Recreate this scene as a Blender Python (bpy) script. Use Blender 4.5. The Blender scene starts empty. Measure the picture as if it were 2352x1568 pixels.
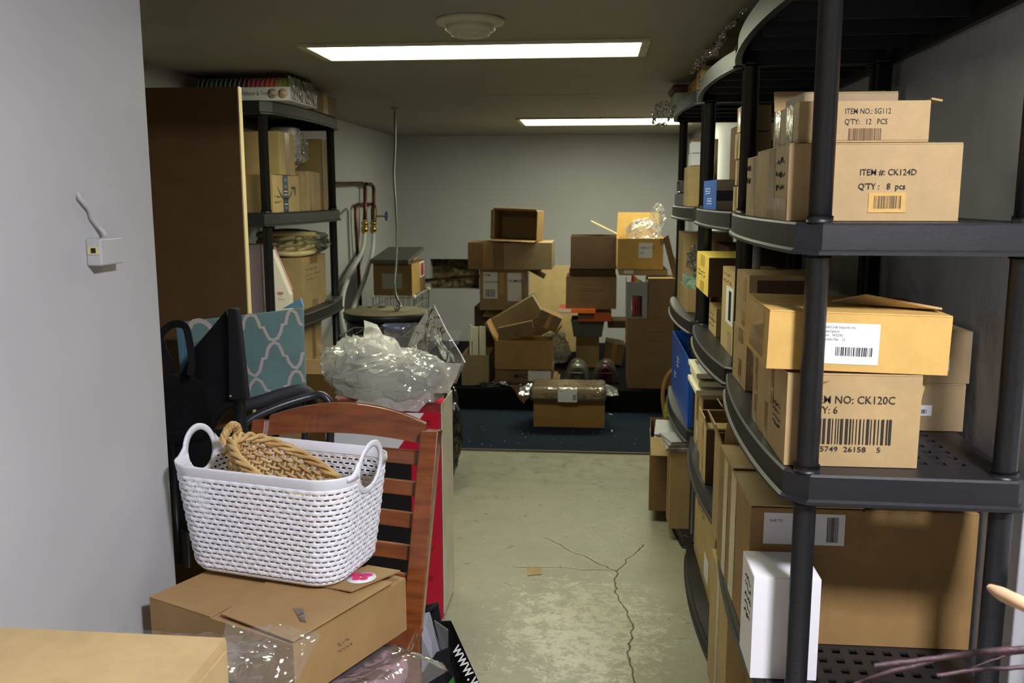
import bpy, bmesh, math, random
from mathutils import Vector, Matrix, Euler, noise
from mathutils.geometry import tessellate_polygon
R = random.Random(7)
PI = math.pi
S = bpy.context.scene
COL = S.collection

# ---------------------------------------------------------------- camera, exposure, world
FPX, PITCH, YAW, ROLL, EYE = 2096.3, .1586, .091, .0009, 1.475
cam = bpy.data.cameras.new('camera'); co = bpy.data.objects.new('camera', cam); COL.objects.link(co)
cam.sensor_width = 36; cam.lens = FPX / 2352 * 36; cam.clip_start = .02
co.location = (0, 0, EYE); co.rotation_euler = Euler((PI/2 - PITCH, -ROLL, YAW), 'XYZ')
co.rotation_euler = (Matrix.Rotation(YAW, 3, 'Z') @ Matrix.Rotation(PI/2 - PITCH, 3, 'X') @ Matrix.Rotation(-ROLL, 3, 'Z')).to_euler()
cam.dof.use_dof = True; cam.dof.focus_distance = 2.15; cam.dof.aperture_fstop = 8
S.camera = co
S.view_settings.view_transform = 'Standard'; S.view_settings.look = 'None'
S.view_settings.gamma = 1; S.view_settings.use_curve_mapping = False
S.view_settings.exposure = 0.0
w = bpy.data.worlds.new('world'); S.world = w; w.use_nodes = True
w.node_tree.nodes['Background'].inputs[0].default_value = (.02, .021, .025, 1)
LAMP_POWER = 18.5
NEAR_POWER = 340.0

def P(px, py, X=None, Y=None, Z=None):
    """point of the room seen at a photo pixel, on a plane X=, Y= or Z="""
    x, y = px - 1176, py - 784
    c, s = math.cos(ROLL), math.sin(ROLL); x, y = c*x + s*y, -s*x + c*y
    cp, sp = math.cos(PITCH), math.sin(PITCH)
    vx, vy, vz = x, FPX*cp - y*sp, -FPX*sp - y*cp
    cy, sy = math.cos(YAW), math.sin(YAW)
    r = (cy*vx - sy*vy, sy*vx + cy*vy, vz)
    t = X/r[0] if X is not None else Y/r[1] if Y is not None else (Z-EYE)/r[2]
    return Vector((r[0]*t, r[1]*t, EYE + r[2]*t))

# ---------------------------------------------------------------- materials
MC = {}
def nt(name):
    m = bpy.data.materials.new(name); m.use_nodes = True
    return m, m.node_tree.nodes, m.node_tree.links, m.node_tree.nodes['Principled BSDF']
def lin(c):
    return tuple((v/255/12.92 if v/255 < .04045 else ((v/255+.055)/1.055)**2.4) for v in c)
def mat(name, rgb, rough=.5, metal=0, var=.12, scale=8, bump=0, bscale=60, spec=.5, rgb2=None, coat=0, emit=None, es=1, stretch=None):
    if name in MC: return MC[name]
    m, n, l, b = nt(name); MC[name] = m
    c = lin(rgb)
    tc = n.new('ShaderNodeTexCoord')
    src = tc.outputs['Object']
    if stretch:
        mp = n.new('ShaderNodeMapping'); mp.inputs['Scale'].default_value = stretch; l.new(src, mp.inputs[0]); src = mp.outputs[0]
    nz = n.new('ShaderNodeTexNoise'); nz.inputs['Scale'].default_value = scale; nz.inputs['Detail'].default_value = 5
    l.new(src, nz.inputs['Vector'])
    rp = n.new('ShaderNodeValToRGB'); l.new(nz.outputs[0], rp.inputs[0])
    rp.color_ramp.elements[0].position = .3; rp.color_ramp.elements[1].position = .7
    c2 = lin(rgb2) if rgb2 else tuple(v*(1-var) for v in c)
    c1 = c if rgb2 else tuple(min(1, v*(1+var)) for v in c)
    rp.color_ramp.elements[0].color = (*c2, 1); rp.color_ramp.elements[1].color = (*c1, 1)
    l.new(rp.outputs[0], b.inputs['Base Color'])
    b.inputs['Roughness'].default_value = rough; b.inputs['Metallic'].default_value = metal
    b.inputs['Specular IOR Level'].default_value = spec; b.inputs['Coat Weight'].default_value = coat
    if emit: b.inputs['Emission Color'].default_value = (*emit, 1); b.inputs['Emission Strength'].default_value = es
    if bump:
        n2 = n.new('ShaderNodeTexNoise'); n2.inputs['Scale'].default_value = bscale; n2.inputs['Detail'].default_value = 4; l.new(src, n2.inputs['Vector'])
        bp = n.new('ShaderNodeBump'); bp.inputs['Strength'].default_value = bump; bp.inputs['Distance'].default_value = .004
        l.new(n2.outputs[0], bp.inputs['Height']); l.new(bp.outputs[0], b.inputs['Normal'])
    return m
def card(rgb=(190, 150, 100), nm=None):
    """corrugated cardboard: fibre mottling plus faint vertical flutes"""
    k = 'cardboard_%d_%d_%d' % tuple(rgb)
    if k in MC: return MC[k]
    m, n, l, b = nt(k); MC[k] = m; c = lin(rgb)
    tc = n.new('ShaderNodeTexCoord')
    nz = n.new('ShaderNodeTexNoise'); nz.inputs['Scale'].default_value = 9; nz.inputs['Detail'].default_value = 8; nz.inputs['Roughness'].default_value = .7
    l.new(tc.outputs['Object'], nz.inputs[0])
    rp = n.new('ShaderNodeValToRGB'); l.new(nz.outputs[0], rp.inputs[0])
    rp.color_ramp.elements[0].position = .3; rp.color_ramp.elements[1].position = .75
    rp.color_ramp.elements[0].color = (*[v*.82 for v in c], 1); rp.color_ramp.elements[1].color = (*[min(1, v*1.1) for v in c], 1)
    l.new(rp.outputs[0], b.inputs['Base Color'])
    b.inputs['Roughness'].default_value = .62; b.inputs['Specular IOR Level'].default_value = .35
    n2 = n.new('ShaderNodeTexNoise'); n2.inputs['Scale'].default_value = 5; n2.inputs['Detail'].default_value = 3; l.new(tc.outputs['Object'], n2.inputs[0])
    wv = n.new('ShaderNodeTexWave'); wv.inputs['Scale'].default_value = 55; wv.inputs['Distortion'].default_value = .4; l.new(tc.outputs['Object'], wv.inputs[0])
    mx = n.new('ShaderNodeMath'); mx.operation = 'MULTIPLY_ADD'; l.new(wv.outputs[1], mx.inputs[0]); mx.inputs[1].default_value = .012; l.new(n2.outputs[0], mx.inputs[2])
    bp = n.new('ShaderNodeBump'); bp.inputs['Strength'].default_value = .5; bp.inputs['Distance'].default_value = .006
    l.new(mx.outputs[0], bp.inputs['Height']); l.new(bp.outputs[0], b.inputs['Normal'])
    return m
def film(name, milk=.04, rough=.06, tint=(1, 1, 1), gain=1.0, milkc=(.9, .9, .88), crinkle=26):
    """thin clear plastic: see-through, fresnel gloss, a little milkiness"""
    if name in MC: return MC[name]
    m, n, l, b = nt(name); MC[name] = m; n.remove(b); out = n['Material Output']
    tr = n.new('ShaderNodeBsdfTransparent'); tr.inputs[0].default_value = (*tint, 1)
    gl = n.new('ShaderNodeBsdfGlossy'); gl.inputs['Roughness'].default_value = rough
    df = n.new('ShaderNodeBsdfTranslucent'); df.inputs[0].default_value = (*milkc, 1)
    dd = n.new('ShaderNodeBsdfDiffuse'); dd.inputs[0].default_value = (*milkc, 1)
    ad = n.new('ShaderNodeMixShader'); ad.inputs[0].default_value = .35; l.new(df.outputs[0], ad.inputs[1]); l.new(dd.outputs[0], ad.inputs[2])
    tc = n.new('ShaderNodeTexCoord')
    z1 = n.new('ShaderNodeTexVoronoi'); z1.feature = 'DISTANCE_TO_EDGE'; z1.inputs['Scale'].default_value = crinkle
    z0 = n.new('ShaderNodeTexNoise'); z0.inputs['Scale'].default_value = crinkle*.5; l.new(tc.outputs['Object'], z0.inputs[0])
    zz = n.new('ShaderNodeVectorMath'); zz.operation = 'MULTIPLY_ADD'; l.new(z0.outputs[1], zz.inputs[0]); zz.inputs[1].default_value = (.06, .06, .06); l.new(tc.outputs['Object'], zz.inputs[2]); l.new(zz.outputs[0], z1.inputs['Vector'])
    bp = n.new('ShaderNodeBump'); bp.inputs['Strength'].default_value = .55; bp.inputs['Distance'].default_value = .014; l.new(z1.outputs[0], bp.inputs['Height'])
    l.new(bp.outputs[0], gl.inputs['Normal'])
    fr = n.new('ShaderNodeFresnel'); l.new(bp.outputs[0], fr.inputs['Normal']); fr.inputs[0].default_value = 1.5
    mu = n.new('ShaderNodeMath'); mu.operation = 'MULTIPLY'; mu.use_clamp = True; mu.inputs[1].default_value = 1.25*gain; l.new(fr.outputs[0], mu.inputs[0])
    m1 = n.new('ShaderNodeMixShader'); m1.inputs[0].default_value = milk; l.new(tr.outputs[0], m1.inputs[1]); l.new(ad.outputs[0], m1.inputs[2])
    m2 = n.new('ShaderNodeMixShader'); l.new(mu.outputs[0], m2.inputs[0]); l.new(m1.outputs[0], m2.inputs[1]); l.new(gl.outputs[0], m2.inputs[2])
    l.new(m2.outputs[0], out.inputs[0])
    return m

KRAFT = card((176, 149, 104)); KRAFT_D = card((128, 100, 66)); KRAFT_L = card((190, 164, 114)); KRAFT_DD = card((88, 66, 46))
KRAFT_Y = card((206, 166, 92)); KRAFT_O = card((160, 122, 66)); KRAFT_G = card((156, 134, 98))
YEL = card((232, 200, 96)); YELD = card((196, 160, 70))
TAPE = mat('brown_tape', (158, 122, 76), .22, spec=.7, var=.08, bump=.25, bscale=30, coat=.4)
TAPEC = mat('pale_tape', (186, 156, 110), .18, spec=.7, var=.06, bump=.3, bscale=40, coat=.5)
PAPER = mat('white_paper', (226, 226, 228), .6, var=.03)
INK = mat('black_ink', (38, 33, 30), .7, var=.1)
INKF = mat('faded_ink', (112, 84, 60), .8, var=.1)
BLK = mat('black_shelf_plastic', (20, 21, 24), .42, var=.15, scale=40, bump=.18, bscale=220, spec=.5)
BLKG = mat('dusty_black_rim', (28, 28, 31), .45, var=.22, scale=25, bump=.15, bscale=200, stretch=(1, 1, 6))
WHITEP = mat('white_plastic', (232, 233, 240), .38, var=.02)
CREAM = mat('cream_board', (236, 230, 200), .5, var=.04)
WOODC = mat('cherry_wood', (140, 76, 36), .28, var=.25, scale=5, rgb2=(104, 50, 22), coat=.5, stretch=(2, 2, 14))
WICK = mat('wicker', (222, 190, 130), .45, var=.3, scale=30, rgb2=(176, 136, 80), bump=.3, bscale=120)
FILM = film('clear_film', .12, gain=.9)
FILM_M = film('cellophane', .74, .05, gain=1.25, milkc=(.99, .98, .93))
FILM_MM = film('cellophane_core', .97, .2, gain=.4, milkc=(.99, .98, .92))
BLACKF = mat('black_canvas', (26, 27, 33), .8, var=.2, scale=60, bump=.3, bscale=400, spec=.3)
TUBEB = mat('grey_tube', (66, 68, 74), .32, metal=.5, var=.08)
BAGB = mat('black_bin_film', (14, 14, 16), .22, spec=.8, var=.1, bump=.6, bscale=14)
METAL = mat('bare_metal', (150, 150, 148), .35, metal=.9, var=.1)
COPPER = mat('copper_pipe', (120, 74, 50), .35, metal=.8, var=.35, scale=14, rgb2=(66, 44, 34))
BRASS = mat('brass', (190, 160, 80), .25, metal=.9, var=.1)
CARPET = mat('blue_carpet', (34, 42, 56), .95, var=.35, scale=90, bump=.8, bscale=300, spec=.1)
STAGE = mat('black_stage_carpet', (20, 20, 22), .95, var=.3, scale=60, bump=.5, bscale=250, spec=.1)

# ---------------------------------------------------------------- mesh builder and tagging
class MB:
    def __init__(s): s.v = []; s.f = []; s.m = []; s.sm = []
    def add(s, vs, fs, mi=0, smooth=False):
        o = len(s.v); s.v += [tuple(v) for v in vs]
        for f in fs: s.f.append(tuple(i+o for i in f)); s.m.append(mi); s.sm.append(smooth)
        return s
    def box(s, x0, y0, z0, x1, y1, z1, mi=0, M=None):
        vs = [Vector(p) for p in ((x0,y0,z0),(x1,y0,z0),(x1,y1,z0),(x0,y1,z0),(x0,y0,z1),(x1,y0,z1),(x1,y1,z1),(x0,y1,z1))]
        if M: vs = [M @ v for v in vs]
        return s.add(vs, [(0,3,2,1),(4,5,6,7),(0,1,5,4),(1,2,6,5),(2,3,7,6),(3,0,4,7)], mi)
    def slab(s, poly, n, t, mi=0):
        """flat polygon given thickness t along n"""
        poly = [Vector(p) for p in poly]; n = Vector(n)*t; k = len(poly)
        s.add(poly + [p+n for p in poly], [tuple(range(k)), tuple(range(2*k-1, k-1, -1))] + [(i, i+k, (i+1) % k + k, (i+1) % k) for i in range(k)], mi)
        return s
    def tube(s, pts, r, seg=8, mi=0, closed=False, cap=True):
        pts = [Vector(p) for p in pts]; n = len(pts); rings = []
        up = None
        for i, p in enumerate(pts):
            if closed: d = pts[(i+1) % n] - pts[i-1]
            else: d = pts[min(i+1, n-1)] - pts[max(i-1, 0)]
            d.normalize()
            if up is None: up = Vector((0,0,1)) if abs(d.z) < .9 else Vector((1,0,0))
            a = d.cross(up).normalized(); b = d.cross(a).normalized(); up = -b if up.dot(-b) > 0 else b
            rr = r[i] if isinstance(r, (list, tuple)) else r
            rings.append([p + (a*math.cos(2*PI*k/seg) + b*math.sin(2*PI*k/seg))*rr for k in range(seg)])
        vs = [v for g in rings for v in g]; fs = []
        for i in range(n if closed else n-1):
            j = (i+1) % n
            for k in range(seg): fs.append((i*seg+k, i*seg+(k+1) % seg, j*seg+(k+1) % seg, j*seg+k))
        if not closed and cap: fs += [tuple(range(seg)), tuple(range((n-1)*seg+seg-1, (n-1)*seg-1, -1))]
        return s.add(vs, fs, mi, True)
    def cyl(s, a, b, r, seg=16, mi=0, r2=None):
        return s.tube([a, b], [r, r if r2 is None else r2], seg, mi)
    def grid(s, fn, nu, nv, mi=0, smooth=True, closed_u=False):
        vs = [fn(i/nu, j/nv) for j in range(nv+1) for i in range(nu+(0 if closed_u else 1))]
        W = nu if closed_u else nu+1; fs = []
        for j in range(nv):
            for i in range(nu):
                a = j*W+i; b = j*W+(i+1) % W; fs.append((a, b, b+W, a+W))
        return s.add(vs, fs, mi, smooth)
    def lathe(s, prof, c=(0,0,0), seg=40, mi=0):
        c = Vector(c)
        return s.grid(lambda u, v: c + Vector((prof[round(v*(len(prof)-1))][0]*math.cos(2*PI*u), prof[round(v*(len(prof)-1))][0]*math.sin(2*PI*u), prof[round(v*(len(prof)-1))][1])), seg, len(prof)-1, mi, True, True)
    def build(s, name, mats, parent=None, M=None, solid=0, bevel=0, sub=0):
        me = bpy.data.meshes.new(name); me.from_pydata(s.v, [], s.f); me.update()
        if not isinstance(mats, (list, tuple)): mats = [mats]
        for m in mats: me.materials.append(m)
        for p, mi, sm in zip(me.polygons, s.m, s.sm): p.material_index = mi; p.use_smooth = sm
        o = bpy.data.objects.new(name, me); COL.objects.link(o)
        if parent is not None: o.parent = parent
        if M is not None: o.matrix_local = M
        if solid:
            q = o.modifiers.new('t', 'SOLIDIFY'); q.thickness = solid; q.offset = 0
        if bevel:
            q = o.modifiers.new('b', 'BEVEL'); q.width = bevel; q.segments = 2; q.limit_method = 'ANGLE'
        if sub:
            q = o.modifiers.new('s', 'SUBSURF'); q.levels = sub; q.render_levels = sub
        return o
def tag(o, label, cat, group=None, kind=None):
    if label: o['label'] = label
    if cat: o['category'] = cat
    if group: o['group'] = group
    if kind: o['kind'] = kind
    return o
def empty(name, label, cat, M=None, loc=None, rz=0, group=None):
    o = bpy.data.objects.new(name, None); COL.objects.link(o); o.empty_display_size = .05
    if M is not None: o.matrix_world = M
    elif loc is not None: o.location = loc; o.rotation_euler = (0, 0, rz)
    return tag(o, label, cat, group)
def struct(name, mb, mats, **k):
    o = mb.build(name, mats, **k); o['kind'] = 'structure'; return o

# ---------------------------------------------------------------- print: text, barcodes
def text_mesh(parent, s, size, M, m=None, name='printed_text', sx=1.0, label=None, align='LEFT'):
    cu = bpy.data.curves.new('t', 'FONT'); cu.body = s; cu.size = size; cu.align_x = align; cu.extrude = .00006; cu.resolution_u = 2; cu.offset = size*.006
    to = bpy.data.objects.new('t', cu); COL.objects.link(to)
    dg = bpy.context.evaluated_depsgraph_get(); me = bpy.data.meshes.new_from_object(to.evaluated_get(dg))
    bpy.data.objects.remove(to); bpy.data.curves.remove(cu)
    me.materials.clear(); me.materials.append(m or INK)
    o = bpy.data.objects.new(name, me); COL.objects.link(o); o.parent = parent
    o.matrix_local = M @ Matrix.Diagonal((sx, 1, 1, 1))
    if label: o['label'] = label
    return o
def frame(face, W, D, H):
    """origin, u, v, n, U, V of a box face seen from outside (box centred on x,y, base at z=0)"""
    X, Y, Z = Vector((1,0,0)), Vector((0,1,0)), Vector((0,0,1))
    return {'F': (Vector((-W/2,-D/2,0)), X, Z, -Y, W, H), 'L': (Vector((-W/2,D/2,0)), -Y, Z, -X, D, H),
            'R': (Vector((W/2,-D/2,0)), Y, Z, X, D, H), 'B': (Vector((W/2,D/2,0)), -X, Z, Y, W, H),
            'T': (Vector((-W/2,-D/2,H)), X, Y, Z, W, D)}[face]
def fmat(o, u, v, n): return Matrix(((u.x, v.x, n.x, o.x), (u.y, v.y, n.y, o.y), (u.z, v.z, n.z, o.z), (0,0,0,1)))
def bars(parent, M, w, h, seed=1, m=None, name='barcode'):
    r = random.Random(seed); mb = MB(); x = 0
    while x < w - .0015:
        b = r.choice((.012, .02, .035))*w; mb.box(x, 0, 0, min(w, x+b), h, .0002); x += b + r.choice((.012, .02, .03))*w
    return mb.build(name, m or INK, parent, M)
def scribble(parent, M, w, h, seed, n=3, m=None, r=.0009):
    q = random.Random(seed); mb = MB()
    for k in range(n):
        y0 = h*(1-(k+.5)/n); pts = []; x = 0
        while x < w*(.7+.3*q.random()):
            pts.append((x, y0 + q.uniform(-.28, .28)*h/n, 0)); x += w*.05*q.uniform(.5, 1.5)
        if len(pts) > 1: mb.tube(pts, r, 4)
    return mb.build('handwriting', m or INKF, parent, M)
DN = [0]
def decal(parent, fr, d):
    """d: (kind, face, u0, v0, u1, v1, ...) fractions of the face"""
    o, u, v, n, U, V = fr
    k = d[0]; u0, v0, u1, v1 = d[2:6]; DN[0] = (DN[0]+1) % 12; a = o + u*U*u0 + v*V*v0 + n*(.0003+.00012*DN[0]); w, h = U*(u1-u0), V*(v1-v0)
    M = fmat(a, u, v, n)
    if k == 'tape': return MB().box(0,0,-.0006, w,h,.0003).build('packing_tape', d[6] if len(d) > 6 else TAPE, parent, M)
    if k == 'patch': return MB().box(0,0,-.0004, w,h,.0003).build(d[7], d[6], parent, M)
    if k == 'text':
        lines = d[6]; m = d[7] if len(d) > 7 else INK; sz = h/len(lines)
        for i, t in enumerate(lines):
            if t: text_mesh(parent, t, sz*1.0, M @ Matrix.Translation((0, h - sz*(i+.85), 0)), m, sx=d[8] if len(d) > 8 else 1)
        return
    if k == 'bars': return bars(parent, M, w, h, int(u0*1000+v0*100), d[6] if len(d) > 6 else INK)
    if k == 'scrib': return scribble(parent, M, w, h, int(u0*977+v0*313+w*7919), d[6], d[7] if len(d) > 7 else INKF, .0008)
    if k == 'label':
        L = MB().box(0,0,-.0004, w,h,.0003).build('paper_label', PAPER if len(d) < 9 else d[8], parent, M)
        M2 = Matrix.Translation((0,0,.0004)); lines = d[6]; bar = d[7]
        sz = h*.9/max(1, len(lines) + (3 if bar else 0))
        for i, t in enumerate(lines):
            if t: text_mesh(L, t, sz*.95, M2 @ Matrix.Translation((w*.07, h*.97 - sz*(i+1), 0)), INK, sx=.9)
        if bar: bars(L, M2 @ Matrix.Translation((w*bar[0], h*bar[1], 0)), w*(bar[2]-bar[0]), h*(bar[3]-bar[1]), int(w*9999))
        return L

# ---------------------------------------------------------------- cartons
EDGE = .0035
def carton(name, label, x0, x1, y0, y1, z0, z1, m=KRAFT, rz=0, M=None, open_=False, flaps=(), decals=(), cat='box', group=None, seam='x', bulge=.003, fm=None, inner=None, pivot=None):
    W, D, H = x1-x0, y1-y0, z1-z0
    if M is None: M = Matrix.Translation(((x0+x1)/2, (y0+y1)/2, z0)) @ Matrix.Rotation(rz, 4, 'Z')
    root = empty(name, label, cat, M=M, group=group)
    mb = MB(); a, b = W/2, D/2
    q = random.Random(label)
    if open_:
        t = EDGE
        mb.box(-a,-b,0, a,b,t); mb.box(-a,-b,t, a,-b+t,H); mb.box(-a,b-t,t, a,b,H); mb.box(-a,-b+t,t, -a+t,b-t,H); mb.box(a-t,-b+t,t, a,b-t,H)
        mb.build('carton_body', m, root, bevel=.0012)
    else:
        # six gently bulging panels
        def pan(o, u, v, n, U, V):
            k1, k2 = -q.uniform(.1, .25)*bulge, q.random()*6
            mb.grid(lambda s, t_: o + u*U*s + v*V*t_ + n*(k1*math.sin(PI*s)*math.sin(PI*t_)*(1+.4*math.sin(5*s+k2))), 6, 6)
        for f in 'FBLRT': pan(*frame(f, W, D, H))
        mb.add([(-a,-b,0),(-a,b,0),(a,b,0),(a,-b,0)], [(0,1,2,3)])
        mb.build('carton_body', m, root)
        # the two top flaps meet at a seam
        g = .0014
        fl = MB()
        if seam == 'x':
            fl.box(-a,-b,H, a,-g,H+.003); fl.box(-a,g,H, a,b,H+.003)
        elif seam == 'y':
            fl.box(-a,-b,H, -g,b,H+.003); fl.box(g,-b,H, a,b,H+.003)
        if seam: fl.build('top_flap', m, root, bevel=.001)
    fm = fm or m
    for f in flaps:                                 # (side, length, angle from upright outwards in degrees[, trim])
        side, ln, ang = f[:3]; tr = f[3] if len(f) > 3 else .0
        o, u, v, n, U, V = frame(side, W, D, H)
        A = math.radians(ang); d = v*math.cos(A) + n*math.sin(A); nn = n*math.cos(A) - v*math.sin(A)
        e = o + v*(H+.001) + u*tr*U
        mb = MB(); L = U*(1-2*tr)
        mb.slab([e, e+u*L, e+u*(L-ln*.05)+d*ln, e+u*ln*.05+d*ln], -nn, EDGE)
        mb.build('flap', fm, root)
    DN[0] = -1
    for d in decals: decal(root, frame(d[1], W, D, H + (.003 if d[1] == 'T' and not open_ and seam else 0)), d)
    return root
TOP = {}
def cb(label, x0, y0, x1, y1, Y, D, z0=None, roll=0, name='cardboard_box', key=None, **k):
    """carton whose front shows at the given pixel rectangle when it stands at distance Y"""
    ym, xm = (y0+y1)/2, (x0+x1)/2
    a, b = P(x0, ym, Y=Y), P(x1, ym, Y=Y); zt, zb = P(xm, y0, Y=Y).z, P(xm, y1, Y=Y).z
    if z0 is not None: zb = z0
    if key: TOP[key] = zt + .003
    if roll:
        M = Matrix.Translation(((a.x+b.x)/2, Y+D/2, (zt+zb)/2)) @ Matrix.Rotation(-math.radians(roll), 4, 'Y') @ Matrix.Translation((0,0,-(zt-zb)/2))
        k['M'] = M
    return carton(name, label, a.x, b.x, Y, Y+D, zb, zt, **k)
def sb(label, xn, yb, zd, yt, xf, W, name='cardboard_box', key=None, z0=None, X=None, Yn=None, **k):
    """carton on the right shelving: near bottom corner at pixel (xn,yb) on height zd, top at yt, far edge at xf"""
    p = P(xn, yb, Z=zd) if X is None and Yn is None else (P(xn, yb, X=X) if X is not None else P(xn, yb, Y=Yn))
    zt = P(xn, yt, Y=p.y).z; yf = P(xf, (yb+yt)/2, X=p.x).y
    z0 = zd if z0 is None else z0
    if key: TOP[key] = (zt+.003, p.x, p.y)
    return carton(name, label, p.x, p.x+W, p.y, yf, z0, zt, **k)
GP, GS, GL = 'boxes piled on the dark platform', 'boxes on the black shelving along the right side', 'boxes on the black shelf unit by the left wall'

# ================================================================ the room
ZC, XL, XR, YB = 1.998, -1.80, .814, 8.22
XN, YN = -.95, 1.905                       # near left wall face and its corner
YR = 1.735                                 # right wall's end, facing the camera
def paint(name, rgb, patches=False):
    m, n, l, b = nt(name); c = lin(rgb); MC[name] = m
    tc = n.new('ShaderNodeTexCoord')
    nz = n.new('ShaderNodeTexNoise'); nz.inputs['Scale'].default_value = 2.2; nz.inputs['Detail'].default_value = 6; l.new(tc.outputs['Object'], nz.inputs[0])
    rp = n.new('ShaderNodeValToRGB'); l.new(nz.outputs[0], rp.inputs[0])
    rp.color_ramp.elements[0].position = .3; rp.color_ramp.elements[1].position = .7
    rp.color_ramp.elements[0].color = (*[v*.95 for v in c], 1); rp.color_ramp.elements[1].color = (*[v*1.04 for v in c], 1)
    l.new(rp.outputs[0], b.inputs['Base Color'])
    b.inputs['Roughness'].default_value = .55; b.inputs['Specular IOR Level'].default_value = .35
    n1 = n.new('ShaderNodeTexNoise'); n1.inputs['Scale'].default_value = 120; l.new(tc.outputs['Object'], n1.inputs[0])
    n2 = n.new('ShaderNodeTexNoise'); n2.inputs['Scale'].default_value = 7; n2.inputs['Detail'].default_value = 2; l.new(tc.outputs['Object'], n2.inputs[0])
    a = n.new('ShaderNodeMath'); a.operation = 'MULTIPLY_ADD'; l.new(n1.outputs[0], a.inputs[0]); a.inputs[1].default_value = .12; l.new(n2.outputs[0], a.inputs[2])
    bp = n.new('ShaderNodeBump'); bp.inputs['Strength'].default_value = .35; bp.inputs['Distance'].default_value = .01
    l.new(a.outputs[0], bp.inputs['Height']); l.new(bp.outputs[0], b.inputs['Normal'])
    return m
WALL = paint('grey_wall_paint', (180, 180, 182)); CEIL = paint('ceiling_paint', (148, 145, 130))

def concrete():
    m, n, l, b = nt('painted_concrete'); MC['painted_concrete'] = m
    tc = n.new('ShaderNodeTexCoord'); src = tc.outputs['Object']
    def noise_(sc, det=5, rough=.6):
        k = n.new('ShaderNodeTexNoise'); k.inputs['Scale'].default_value = sc; k.inputs['Detail'].default_value = det; k.inputs['Roughness'].default_value = rough; l.new(src, k.inputs[0]); return k.outputs[0]
    def ramp(s, p0, p1, c0, c1):
        k = n.new('ShaderNodeValToRGB'); l.new(s, k.inputs[0]); e = k.color_ramp.elements; e[0].position = p0; e[1].position = p1; e[0].color = (*c0, 1); e[1].color = (*c1, 1); return k.outputs[0]
    def mix(f, a, c, out='c'):
        k = n.new('ShaderNodeMix'); k.data_type = 'RGBA'; l.new(f, k.inputs[0])
        for q, i in ((a, 6), (c, 7)):
            if isinstance(q, tuple): k.inputs[i].default_value = (*q, 1)
            else: l.new(q, k.inputs[i])
        return k.outputs[2]
    def math_(op, a, c=0., d=0.):
        k = n.new('ShaderNodeMath'); k.operation = op
        for i, q in enumerate((a, c, d)):
            if isinstance(q, (int, float)): k.inputs[i].default_value = q
            else: l.new(q, k.inputs[i])
        return k.outputs[0]
    base = ramp(noise_(1.6), .3, .7, lin((150, 148, 128)), lin((170, 167, 145)))
    fine = ramp(noise_(22, 8, .75), .35, .7, lin((134, 132, 112)), lin((182, 179, 158)))
    m0 = n.new('ShaderNodeMix'); m0.data_type = 'RGBA'; m0.inputs[0].default_value = .35; l.new(base, m0.inputs[6]); l.new(fine, m0.inputs[7])
    col = m0.outputs[2]
    # worn pale scuffs, densest in the walked-on middle near the doorway
    sx = n.new('ShaderNodeSeparateXYZ'); l.new(src, sx.inputs[0])
    dx = math_('POWER', math_('DIVIDE', math_('SUBTRACT', sx.outputs[0], -.02), .42), 2.); dy = math_('POWER', math_('DIVIDE', math_('SUBTRACT', sx.outputs[1], 2.95), .62), 2.)
    dens = math_('SUBTRACT', 1.0, math_('MINIMUM', math_('ADD', dx, dy), 1.0))
    sp = math_('MULTIPLY', noise_(17, 10, .85), 1.0)
    th = math_('ADD', sp, math_('MULTIPLY', dens, .16))
    wear = ramp(th, .60, .66, (0, 0, 0), (1, 1, 1))
    col = mix(wear, col, lin((196, 192, 170)))
    dark = ramp(noise_(9, 8, .8), .68, .74, (0, 0, 0), (1, 1, 1))
    col = mix(dark, col, lin((120, 120, 100)))
    # cracks: distance to wandering polylines
    wob = n.new('ShaderNodeTexNoise'); wob.inputs['Scale'].default_value = 14; wob.inputs['Detail'].default_value = 4; l.new(src, wob.inputs[0])
    wv = n.new('ShaderNodeVectorMath'); wv.operation = 'MULTIPLY_ADD'; l.new(wob.outputs[1], wv.inputs[0]); wv.inputs[1].default_value = (.05, .05, 0); 
    sv = n.new('ShaderNodeVectorMath'); sv.operation = 'SUBTRACT'; l.new(src, sv.inputs[0]); sv.inputs[1].default_value = (.025, .025, 0); l.new(sv.outputs[0], wv.inputs[2])
    pw = wv.outputs[0]; dist = None
    pl = [(.136,2.3),(.136,2.62),(.122,2.80),(.15,2.99),(.088,3.27),(.10,3.47),(.227,3.76)]; pl2 = [(.10,3.47),(-.068,3.635),(-.2,3.80)]; pl3 = [(.10,3.47),(-.309,3.475)]
    for L in (pl, pl2, pl3):
        for (ax, ay), (bx, by) in zip(L, L[1:]):
            d2 = (bx-ax)**2 + (by-ay)**2
            s1 = n.new('ShaderNodeVectorMath'); s1.operation = 'SUBTRACT'; l.new(pw, s1.inputs[0]); s1.inputs[1].default_value = (ax, ay, 0)
            dt = n.new('ShaderNodeVectorMath'); dt.operation = 'DOT_PRODUCT'; l.new(s1.outputs[0], dt.inputs[0]); dt.inputs[1].default_value = ((bx-ax)/d2, (by-ay)/d2, 0)
            t = n.new('ShaderNodeMath'); t.operation = 'ADD'; t.use_clamp = True; l.new(dt.outputs['Value'], t.inputs[0]); t.inputs[1].default_value = 0
            sc = n.new('ShaderNodeVectorMath'); sc.operation = 'SCALE'; sc.inputs[0].default_value = (bx-ax, by-ay, 0); l.new(t.outputs[0], sc.inputs['Scale'])
            ds = n.new('ShaderNodeVectorMath'); ds.operation = 'DISTANCE'; l.new(s1.outputs[0], ds.inputs[0]); l.new(sc.outputs[0], ds.inputs[1])
            dist = ds.outputs['Value'] if dist is None else math_('MINIMUM', dist, ds.outputs['Value'])
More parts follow.
